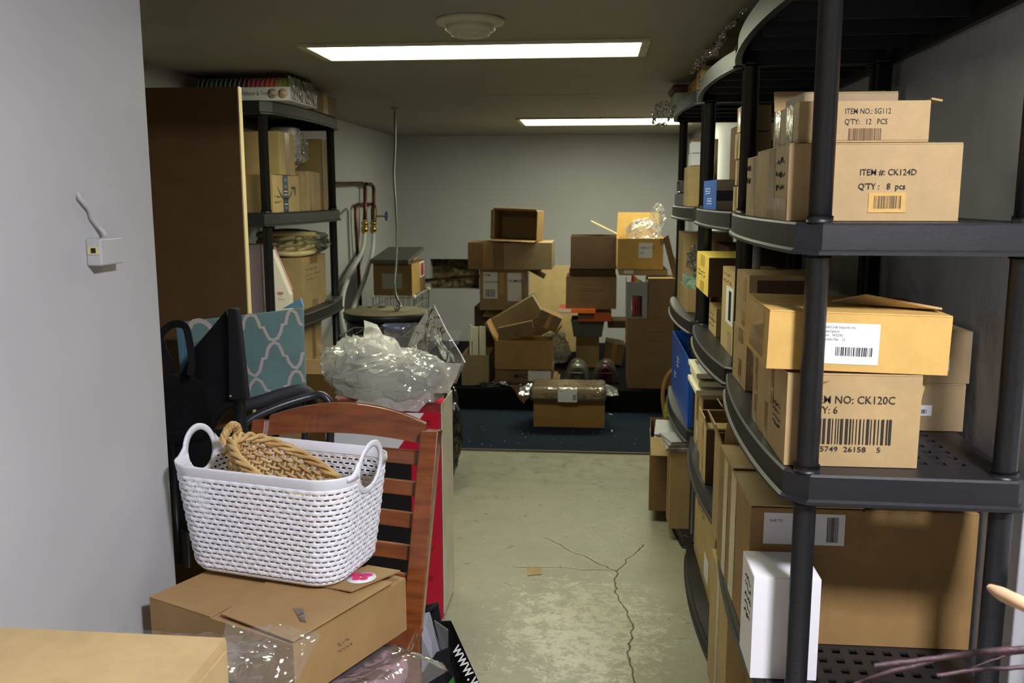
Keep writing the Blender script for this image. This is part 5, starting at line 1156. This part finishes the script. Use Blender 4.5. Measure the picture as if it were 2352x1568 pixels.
HA, HB, HZ0 = .050, .047, BH-.006
def in_oval(u, z, a_, b_):
    for uc in (uR, uL):
        d = ((u-uc+.5) % 1)-.5
        if (d*per/a_)**2+((z-HZ0)/b_)**2 < 1: return True
    return False
mb = MB(); vs = []; rows = []
for r_ in range(NR):
    z0 = zlo+pitch*r_; rows += [(z0, 'gap', r_), (z0+pitch*.38, 'str', r_), (z0+pitch*.5, 'str', r_), (z0+pitch*.84, 'str', r_)]
rows.append((zhi, 'end', NR))
for z, k, r_ in rows:
    for i in range(nu):
        off = 0
        if k == 'str': off = .0010*math.cos(2*PI*(i/SUB/2 + .5*r_)) + .0014
        q_, _ = bsurf(i/nu, z, off); vs.append(q_)
fs = []
for j in range(len(rows)-1):
    k, r_ = rows[j][1], rows[j][2]
    for i in range(nu):
        if k == 'gap' and ((i + (SUB//2)*(r_ % 2)) % SUB) < 4: continue
        if in_oval((i+.5)/nu, (rows[j][0]+rows[j+1][0])/2, HA*.88, HB*.88): continue
        a_ = j*nu+i; b_ = j*nu+(i+1) % nu; fs.append((a_, b_, b_+nu, a_+nu))
mb.add(vs, fs, 0, True); mb.build('woven_wall', WHITEP, t, solid=.0022)
# floor of the basket and rolled foot
mb = MB(); n = 80; base = [bsurf(i/n, .012)[0] for i in range(n)]; b2 = [bsurf(i/n, .003, -.006)[0] for i in range(n)]; b3 = [bsurf(i/n, .0005, -.014)[0] for i in range(n)]
mb.add(base+b2+b3, [(i, (i+1) % n, n+(i+1) % n, n+i) for i in range(n)] + [(n+i, n+(i+1) % n, 2*n+(i+1) % n, 2*n+i) for i in range(n)] + [tuple(range(2*n, 3*n))], 0, True)
mb.build('base', WHITEP, t, solid=.002)
# smooth rim band, opened where the handles rise
mb = MB(); n = 210; vs = []
for z, off in ((BH-.024, .0006), (BH-.020, .0022), (BH-.004, .0034), (BH, .0036), (BH+.001, .0015), (BH-.001, -.0012), (BH-.022, -.0012)):
    vs += [bsurf(i/n, z, off)[0] for i in range(n)]
fs = []
for j in range(6):
    for i in range(n):
        if in_oval((i+.5)/n, BH-.006, HA*.92, HB): continue
        a_ = j*n+i; b_ = j*n+(i+1) % n; fs.append((a_, b_, b_+n, a_+n))
mb.add(vs, fs, 0, True); mb.build('rim', WHITEP, t)
for uc in (uR, uL):
    mb = MB(); n = 56; vs = []
    for a_i in range(n):
        th = 2*PI*a_i/n
        for rr, off in ((.90, .004), (.99, .005), (1.10, .005), (1.17, .0035), (1.17, .0), (1.10, -.0012), (.90, -.0012)):
            du, dz = HA*rr*math.cos(th), HB*rr*math.sin(th)*(1.12 if math.sin(th) > 0 else 1)
            z = HZ0+dz; q_, n_ = bsurf(uc+du/per, min(z, BH), off)
            if z > BH: q_ = q_ + n_*((z-BH)*.12); q_.z = z
            vs.append(q_)
    k = 7; fs = [(i*k+j, i*k+(j+1) % k, ((i+1) % n)*k+(j+1) % k, ((i+1) % n)*k+j) for i in range(n) for j in range(k)]
    mb.add(vs, fs, 0, True)
    # fillets between the loop and the rim
    for sgn in (-1, 1):
        pts = []
        for s_ in range(9):
            f_ = s_/8; du = HA*(1.05+.75*f_)*sgn; z = BH-.002 + .024*(1-f_)**2.2
            q_, n_ = bsurf(uc+du/per, BH, .002); q_.z = z; q2 = q_.copy(); q2.z = BH-.012; pts += [q_+n_*.002, q_-n_*.003, q2-n_*.003, q2+n_*.002]
        mb.add(pts, [(4*i+j, 4*i+(j+1) % 4, 4*i+4+(j+1) % 4, 4*i+4+j) for i in range(8) for j in range(4)], 0, True)
    mb.build('handle', WHITEP, t)

# --- wicker basket lying tilted in the white basket
e1 = P(492, 1012, Y=2.02); 
wk0 = P(478, 1045, Y=1.98); wk1 = P(735, 1100, Y=1.88)
ax = (wk1-wk0).normalized()
WL, WWd, WH = .185, .085, .105
M = Matrix.Translation((bc.x-.040, bc.y+.0, BZ+.072)) @ Matrix.Rotation(bang+.0, 4, 'Z') @ Matrix.Rotation(math.radians(25), 4, 'Y')
t = empty('wicker_basket', 'golden boat-shaped wicker basket with a twisted end handle lying in the white basket', 'basket', M=M)
L0, W0, H0 = .150, .088, .150
def oval(th, k, z): return Vector((L0*k*math.cos(th), W0*k*math.sin(th), z))
NS = 36
mb = MB()
for r_ in range(17):
    f_ = r_/16; k = .62+.38*f_**.7; z = H0*f_
    pts = [oval(2*PI*i/(NS*2), k + .040*(1 if (i+2*(r_ % 2)) % 4 < 2 else -1), z + .0012*math.sin(i*1.7+r_)) for i in range(NS*2)]
    mb.tube(pts, .0035, 6, closed=True)
mb.build('woven_wall', WICK, t)
mb = MB()
for i in range(NS): mb.tube([oval(2*PI*(i+.25)/NS, .62+.38*(j/6)**.7, H0*j/6) for j in range(7)], .0032, 5)
mb.build('stakes', mat('pale_cane', (222, 190, 134), .5, var=.15), t)
MB().grid(lambda u, v: oval(2*PI*u, .62*v+.001, .0), 32, 4, 0, False, True).build('basket_floor', WICK, t, solid=.003)
mb = MB()
for s_ in range(3): mb.tube([oval(2*PI*i/90, 1.0, H0+.008) + Vector((0, 0, .007*math.sin(16*PI*i/90+2.1*s_))) + oval(2*PI*i/90, .05*math.cos(16*PI*i/90+2.1*s_), 0) for i in range(90)], .0052, 6, closed=True)
mb.build('braided_rim', WICK, t)
mb = MB()
for s_ in range(4):
    mb.tube([(-L0*1.02-.012-.006*math.sin(PI*i/14)+.006*math.cos(5*PI*i/14+s_*1.6), .026*math.cos(PI*i/14)+.006*math.sin(5*PI*i/14+s_*1.6), H0-.005+.036*math.sin(PI*i/14)) for i in range(15)], .0052, 6)
mb.tube([(-L0*1.03-.016+.002*i, .006*math.sin(i*1.3), H0-.05+.008*i) for i in range(8)], .006, 6)
mb.build('twisted_handle', WICK, t)

# --- black camp chair with a canvas sling, and the teal folding chair behind it
KY = 2.48
o0 = P(545, 900, Y=KY)
t = empty('camp_chair', 'black canvas folding camp chair by the wall corner, arm post with a fabric cap', 'chair', loc=(o0.x, KY, 0))
L_ = lambda px, py, dy=0: P(px, py, Y=KY+dy) - Vector((o0.x, KY, 0))
def cloth(name, pts, m, th=.006, amp=.004, y=0, parent=t, n=(0,-1,0), grid=26):
    """closed outline filled from its centre, softly creased"""
    q = [L_(*p) if len(p) == 3 else L_(p[0], p[1], y) for p in pts]; cc = sum(q, Vector())/len(q); k = len(q)
    def f(u, v):
        a_ = u*k; i = int(a_) % k; e = q[i].lerp(q[(i+1) % k], a_-int(a_)); p_ = cc.lerp(e, v)
        return p_ + Vector((0, amp*noise.noise(p_*9)*(1-v**4)*3, 0))
    return MB().grid(f, k*4, 9, 0, True, True).build(name, m, parent, solid=th)
cloth('canvas_sling', [(520,712,.02),(532,760,.0),(532,925,.0),(500,955,.02),(470,1010,.06),(376,1030,.14),(362,860,.16),(418,856,.14),(446,800,.10),(480,760,.06)], BLACKF)
cloth('canvas_seat', [(372,985,.14),(520,985,.02),(572,990,-.02),(575,1060,-.04),(560,1300,.0),(400,1200,.14),(380,1100,.14)], BLACKF)
cap = MB(); q = [L_(527,704), L_(549,707), L_(571,914), L_(530,916)]
cap.slab([v+Vector((0,-.018,0)) for v in q], (0,1,0), .036); cap.build('post_cap', BLACKF, t, bevel=.006)
MB().tube([L_(549,912), L_(552,960), L_(560,1010), L_(562,1120), L_(560,1300)], .0165, 12).build('arm_post', mat('black_tube', (30, 30, 34), .4), t)
MB().lathe([(0,.003),(.0035,.0025),(.005,0)], seg=12).build('rivet', METAL, t, M=Matrix.Translation(L_(535,905)+Vector((0,-.021,0))) @ Matrix.Rotation(PI/2, 4, 'X'))
def strap(name, pts, w_, m, parent=t, th=.003):
    q = smooth([L_(*p) for p in pts], 6); mb = MB(); vs = []
    for i, p_ in enumerate(q):
        d = (q[min(i+1, len(q)-1)]-q[max(i-1, 0)]).normalized(); s_ = d.cross(Vector((0, 1, 0))).normalized()
        vs += [p_-s_*w_/2, p_+s_*w_/2, p_+s_*w_/2+Vector((0, th, 0)), p_-s_*w_/2+Vector((0, th, 0))]
    n = len(q); mb.add(vs, [(4*i+j, 4*i+(j+1) % 4, 4*i+4+(j+1) % 4, 4*i+4+j) for i in range(n-1) for j in range(4)] + [(0,1,2,3), (4*n-1,4*n-2,4*n-3,4*n-4)])
    return mb.build(name, m, parent)
strap('webbing_strap', [(360,795,.1),(372,762,.1),(398,743,.09),(424,748,.07),(434,780,.06),(440,830,.05),(437,860,.05)], .022, BLACKF)
strap('webbing_strap', [(366,770,.16),(376,800,.16),(388,830,.16),(394,858,.16)], .02, BLACKF)
MB().tube(smooth([L_(470,1000,.1), L_(500,960,.05), L_(520,935,.02), L_(545,925,0)], 5), .012, 10).build('arm_rail', mat('black_tube', (30,30,34), .4), t)
for px in (395, 520): MB().tube([L_(px,1010,.1), P(px+15, 1290, Y=KY+.05)-Vector((o0.x, KY, 0))], .011, 8).build('leg', mat('black_tube', (30,30,34), .4), t)

TY = 2.74
TEAL = mat('teal_fabric', (116, 150, 146), .75, var=.07, scale=14, bump=.3, bscale=300)
BLUEF = mat('blue_fabric', (100, 146, 170), .75, var=.12, scale=10)
CRM = mat('cream_trellis', (206, 196, 190), .75, var=.04)
T0 = P(560, 800, Y=TY); T0 = Vector((T0.x, TY, 0))
t2 = empty('folding_chair', 'folding beach chair in teal fabric with a cream trellis pattern and padded grey arms', 'chair', loc=T0)
TL = lambda px, py, dy=0: P(px, py, Y=TY+dy) - T0
q = [TL(572,925), TL(703,893), TL(697,706), TL(545,722), TL(412,738,.02), TL(425,800,.02), TL(440,960)]
bl, br, tr, tl = TL(432,950), TL(703,893), TL(697,706), TL(408,738)
def tf(u, v, e=0):
    p_ = bl*(1-u)*(1-v)+br*u*(1-v)+tr*u*v+tl*(1-u)*v
    return p_+Vector((0, -.012*math.sin(PI*u) + .005*noise.noise(p_*10)-.014*(1-abs(2*v-1)**2)*0 - e, 0))
MB().grid(tf, 40, 30).build('back_fabric', TEAL, t2, solid=.008)
# trellis printed on the fabric
def on_fab(px, py):
    p_ = TL(px, py); w_ = tr-tl
    # invert bilinear approximately
    u, v = .5, .5
    for _ in range(12):
        f = bl*(1-u)*(1-v)+br*u*(1-v)+tr*u*v+tl*(1-u)*v; ex, ez = p_.x-f.x, p_.z-f.z
        u += ex/(br.x-bl.x); v += ez/((tl.z+tr.z-bl.z-br.z)/2)
    return tf(min(1.0, max(0, u)), min(1.0, max(0, v)), .0052)
C3 = lambda L: [(340+x/4.612, 680+y/4.612) for x, y in L]
waves = [[(1000,350),(1028,335),(1040,250),(1065,200),(1110,183),(1160,200),(1190,260),(1208,320),(1243,318),(1262,370),(1300,440),(1345,455),(1390,430),(1420,370),(1434,292),(1470,285),(1485,200),(1505,150),(1535,140),(1575,170),(1600,240),(1620,290),(1645,292)],
         [(1040,680),(1065,740),(1100,800),(1160,830),(1205,780),(1222,700),(1232,650),(1268,640),(1285,550),(1315,500),(1350,480),(1395,495),(1430,560),(1448,615),(1482,622),(1505,690),(1545,740),(1580,752),(1615,710),(1632,650),(1640,600),(1668,598)],
         [(1078,1050),(1090,980),(1110,920),(1150,868),(1180,860),(1225,890),(1255,945),(1272,980),(1300,982),(1318,1030)],
         [(1452,985),(1462,945),(1495,938),(1510,860),(1540,800),(1580,785),(1615,800),(1640,850),(1655,905)],
         [(455,330),(470,285),(500,258),(560,248),(620,262),(665,300),(705,345)]]
mb = MB()
for wv_ in waves:
    q = [on_fab(*p_) for p_ in C3(wv_)]; hw = .0052 if wv_ is not waves[4] else .008; vs = []
    for i, p_ in enumerate(q):
        d = (q[min(i+1, len(q)-1)]-q[max(i-1, 0)]).normalized(); s_ = d.cross(Vector((0, 1, 0))).normalized(); vs += [p_-s_*hw, p_+s_*hw]
    mb.add(vs, [(2*i, 2*i+1, 2*i+3, 2*i+2) for i in range(len(q)-1)])
mb.build('trellis_print', CRM, t2)
MB().slab([TL(648,708,.02), TL(690,684,.03), TL(697,704,.02)], (0,1,0), .01).build('blue_corner', BLUEF, t2)
MB().slab([TL(404,752,-.02), TL(424,742,-.03), TL(430,790,-.03), TL(424,868,-.02), TL(414,860,-.02)], (0,1,0), .012).build('blue_side_fabric', BLUEF, t2, bevel=.003)
PADM = mat('foam_pad', (44, 45, 52), .7, var=.1, bump=.3, bscale=200)
MB().tube(smooth([TL(560,930,-.12), TL(600,920,-.1), TL(650,904,-.06), TL(690,896,-.03), TL(712,908,-.02), TL(722,940,-.02), TL(724,990,-.02)], 5), [.020]*31, 12).build('padded_arm', PADM, t2)
MB().tube(smooth([TL(545,1010,-.2), TL(560,975,-.2), TL(590,953,-.18), TL(650,928,-.14), TL(710,910,-.10), TL(738,906,-.09), TL(756,922,-.09), TL(760,950,-.09), TL(758,1010,-.09), TL(750,1250,-.09)], 6), .0125, 12).build('tube_arm', TUBEB, t2)
MB().tube([TL(703,893,0), TL(700,1000,0), TL(690,1300,0)], .011, 8).build('side_tube', TUBEB, t2)
MB().tube([TL(410,860,.02), TL(418,1000,0), TL(430,1300,0)], .011, 8).build('side_tube', TUBEB, t2)
cloth('seat_fabric', [(580,960),(700,930),(705,990),(600,1010)], BLACKF, parent=t2, y=.2)

# --- floor items at the right of the chair
t = empty('tote_bag', 'black tote bag with white www lettering and a grey-white panel beside the chair', 'bag', loc=(-.33, 2.25, 0))
FB = BLACKF; TB = Vector((-.33, 2.25, 0))
g = lambda px, py, Y, dz=0: P(px, py, Y=Y) - TB + Vector((0, 0, dz))
def gf(px, Y): v = P(px, 1568, Y=Y) - TB; v.z = .009; return v
MB().slab([g(944,1398,2.42), g(1004,1384,2.42), g(1012,1428,2.42), gf(1015, 2.42), gf(944, 2.42)], (0,1,0), .01).build('back_panel', FB, t, bevel=.002)
MB().slab([g(1014,1428,2.38), g(1036,1427,2.34), g(1105,1580,2.14), gf(1108,2.14), gf(1020,2.36)], (-.45,.89,0), .008).build('side_panel', FB, t, bevel=.001)
MB().slab([g(946,1417,2.36), g(985,1406,2.36), g(1000,1460,2.34), g(1013,1495,2.32), g(1000,1540,2.31), g(948,1545,2.34)], (0,1,0), .006).build('white_panel', mat('greyish_white', (172, 174, 186), .6, var=.04), t)
MB().slab([g(996,1425,2.34), g(1028,1447,2.32), g(1028,1490,2.31), g(1014,1500,2.31)], (0,1,0), .006).build('grey_fold', mat('fold_grey', (98, 98, 100), .7), t)
MB().slab([g(1000,1500,2.28), g(1030,1488,2.27), g(1062,1600,2.2), gf(1060,2.2), gf(962,2.26), g(975,1540,2.27)], (0,1,0), .008).build('front_panel', FB, t)
MB().slab([(-.10,-.05,.002),(.12,-.10,.002),(.12,.15,.002),(-.10,.16,.002)], (0,0,1), .006).build('base', FB, t)
p_, q_ = g(1046,1494,2.26), g(1084,1568,2.16)
d = (q_-p_); dl = d.length; d.normalize(); nrm = Vector((.3,-.95,0)).normalized(); vv = nrm.cross(d).normalized(); nrm = d.cross(vv)
text_mesh(t, 'www.vo', dl*.42, fmat(p_+nrm*.014+vv*-.005, d, vv, nrm), PAPER)
MB().slab([g(1028,1568,2.19), g(1040,1552,2.185), g(1046,1580,2.185)], (0,-1,0), .003).build('green_corner', mat('leaf_green', (60, 140, 50), .5), t)
MB().tube(smooth([g(950,1398,2.40), g(965,1420,2.39), g(985,1400,2.37), g(1002,1388,2.39)], 5), .006, 6).build('handle', FB, t)

# --- nearest carton and bag at the bottom left
a = P(510, 1467, Z=.85); b = P(0, 1465, Z=.85)
KN = card((190, 164, 116))
r = carton('cardboard_box', 'pale tan carton cut by the bottom left corner, nearest the camera', -.44, 0, -.42, 0, 0, .849, KN, M=Matrix.Translation((a.x, a.y, .001)) @ Matrix.Rotation(-.005, 4, 'Z'), seam=None)
r.location = (a.x-.215, a.y-.21, .001)
for ch in r.children: pass
MB().slab([(.005,-.21,.850),(.219,-.21,.850),(.219,.209,.850),(-.2,.209,.850),(-.2,-.21,.850)], (0,0,1), .003).build('top_flap', KN, r)
MB().slab([(.2215,-.21,.60),(.2215,.20,.60),(.2215,.20,.838),(.2215,-.21,.84)], (1,0,0), .003).build('side_flap', KN, r)
fb = P(450, 1500, Y=1.36); fbm = film('front_bag', .05, .05, gain=1.2)
t = empty('clear_plastic_bag', 'large clear plastic bag draped between the near carton and the carton on the chair', 'plastic bag', loc=fb)
FQ = lambda *v: [P(px, py, Y=Y)-fb for px, py, Y in v]
sheet('bag_layer', FQ((160,1600,1.26),(560,1640,1.24),(640,1478,1.44),(175,1432,1.46)), 171, m=fbm, amp=.012, nu=44, nv=24, parent=t, fr=7)
sheet('bag_layer', FQ((470,1660,1.22),(640,1640,1.28),(735,1462,1.42),(515,1440,1.40)), 172, m=film('front_bag_bright', .14, .08, gain=1.8), amp=.02, nu=30, nv=34, parent=t, fr=10)
sheet('bag_layer', FQ((230,1620,1.25),(520,1660,1.22),(560,1470,1.34),(190,1455,1.40)), 173, m=fbm, amp=.016, nu=40, nv=24, parent=t, fr=9)

# --- right foreground
t = empty('twig_bundle', 'bundle of purplish bare twigs poking in at the bottom right', 'twigs', loc=(.75, 1.12, .80))
TW = mat('purple_bark', (74, 48, 52), .6, var=.4, scale=40, rgb2=(46, 30, 34), bump=.5, bscale=120)
TO = Vector((.75, 1.12, .80))
for pts, r0 in (([(1960,1575,1.14),(2040,1545,1.14),(2100,1530,1.14),(2170,1508,1.14),(2240,1503,1.13),(2360,1496,1.12),(2500,1480,1.12)], .0042), ([(2006,1530,1.12),(2080,1522,1.12),(2170,1510,1.12),(2260,1498,1.11),(2360,1490,1.1),(2500,1480,1.1)], .0045),
               ([(2150,1552,1.10),(2240,1540,1.10),(2352,1533,1.1),(2500,1520,1.1)], .0032), ([(2230,1535,1.15),(2300,1510,1.15),(2360,1500,1.15),(2480,1500,1.15)], .0014)):
    q = smooth([P(x, y, Y=Y)-TO for x, y, Y in pts], 6); q = [v+Vector((0, 0, .0015*noise.noise(v*60))) for v in q]
    MB().tube(q, [r0*(.75+.25*i/len(q))*(1+.15*noise.noise(v*90)) for i, v in enumerate(q)], 8).build('twig', TW, t)
q = smooth([P(2272,1350,Y=1.1), P(2300,1366,Y=1.08), P(2352,1390,Y=1.05), P(2450,1430,Y=1.02)], 5)
o = MB().tube(q, [.004+.0045*min(1, i/5) for i in range(len(q))], 10).build('wooden_stick', mat('pale_stick', (206, 166, 130), .6, var=.12)); tag(o, 'pale rounded wooden stick poking in above the twigs at the right edge', 'stick')
carton('open_carton', 'open brown bin carton holding the twigs, just outside the right edge', .68, .98, .92, 1.28, .001, .74, KRAFT, open_=True)
a = P(2322, 1318, Y=1.72)
WY = 1.60; a = P(2330, 1318, Y=1.70)
carton('cardboard_box', 'pale-topped grey carton at the right picture edge behind the near shelf post', .84, 1.2, 1.32, 1.70, .001, P(2335, 1320, Y=1.68).z, mat('grey_card', (140, 134, 124), .6), seam=None, decals=[('patch', 'T', 0, 0, 1, 1, PAPER, 'white_top')])

# --- basket with a bentwood hoop behind the magazine carton
t = empty('hoop_basket', 'bentwood hoop handle with a green-yellow patterned cloth behind the magazine carton', 'basket', loc=(.40, 4.86, 0))
HB_ = mat('bent_wood', (150, 112, 66), .45, var=.2)
h0 = [P(1528, 960, Y=4.86), P(1522, 915, Y=4.86), P(1526, 880, Y=4.86), P(1540, 855, Y=4.86), P(1565, 845, Y=4.86), P(1592, 858, Y=4.86)]
q = smooth([v-Vector((.40, 4.86, 0)) for v in h0] + [Vector((.19, 0, .40)), Vector((.18, 0, .2))], 6)
MB().tube([Vector((q[0].x, 0, .02))]+q, .011, 8).build('hoop_handle', HB_, t)
a = P(1533, 930, Y=4.86)-Vector((.40, 4.86, 0))
crumple('patterned_cloth', (a.x+.02, 0, a.z-.04), (.035, .05, .075), 180, m=mat('green_yellow_cloth', (60, 130, 40), .6, rgb2=(214, 200, 40), scale=60), parent=t, amp=.3)
MB().lathe([(0,.001),(.13,.001),(.15,.16),(.155,.22),(.148,.22),(.142,.16),(.12,.01),(0,.01)], seg=36).build('basket_bowl', WICK, t, M=Matrix.Translation((.06, 0, 0)))

o = MB().box(-1.20, 2.655, .001, -.93, 2.67, .60).build('pale_board', mat('pale_grey_card', (186, 188, 176), .6, var=.04)); tag(o, 'pale grey board standing on the floor between the near wall corner and the white basket', 'board')
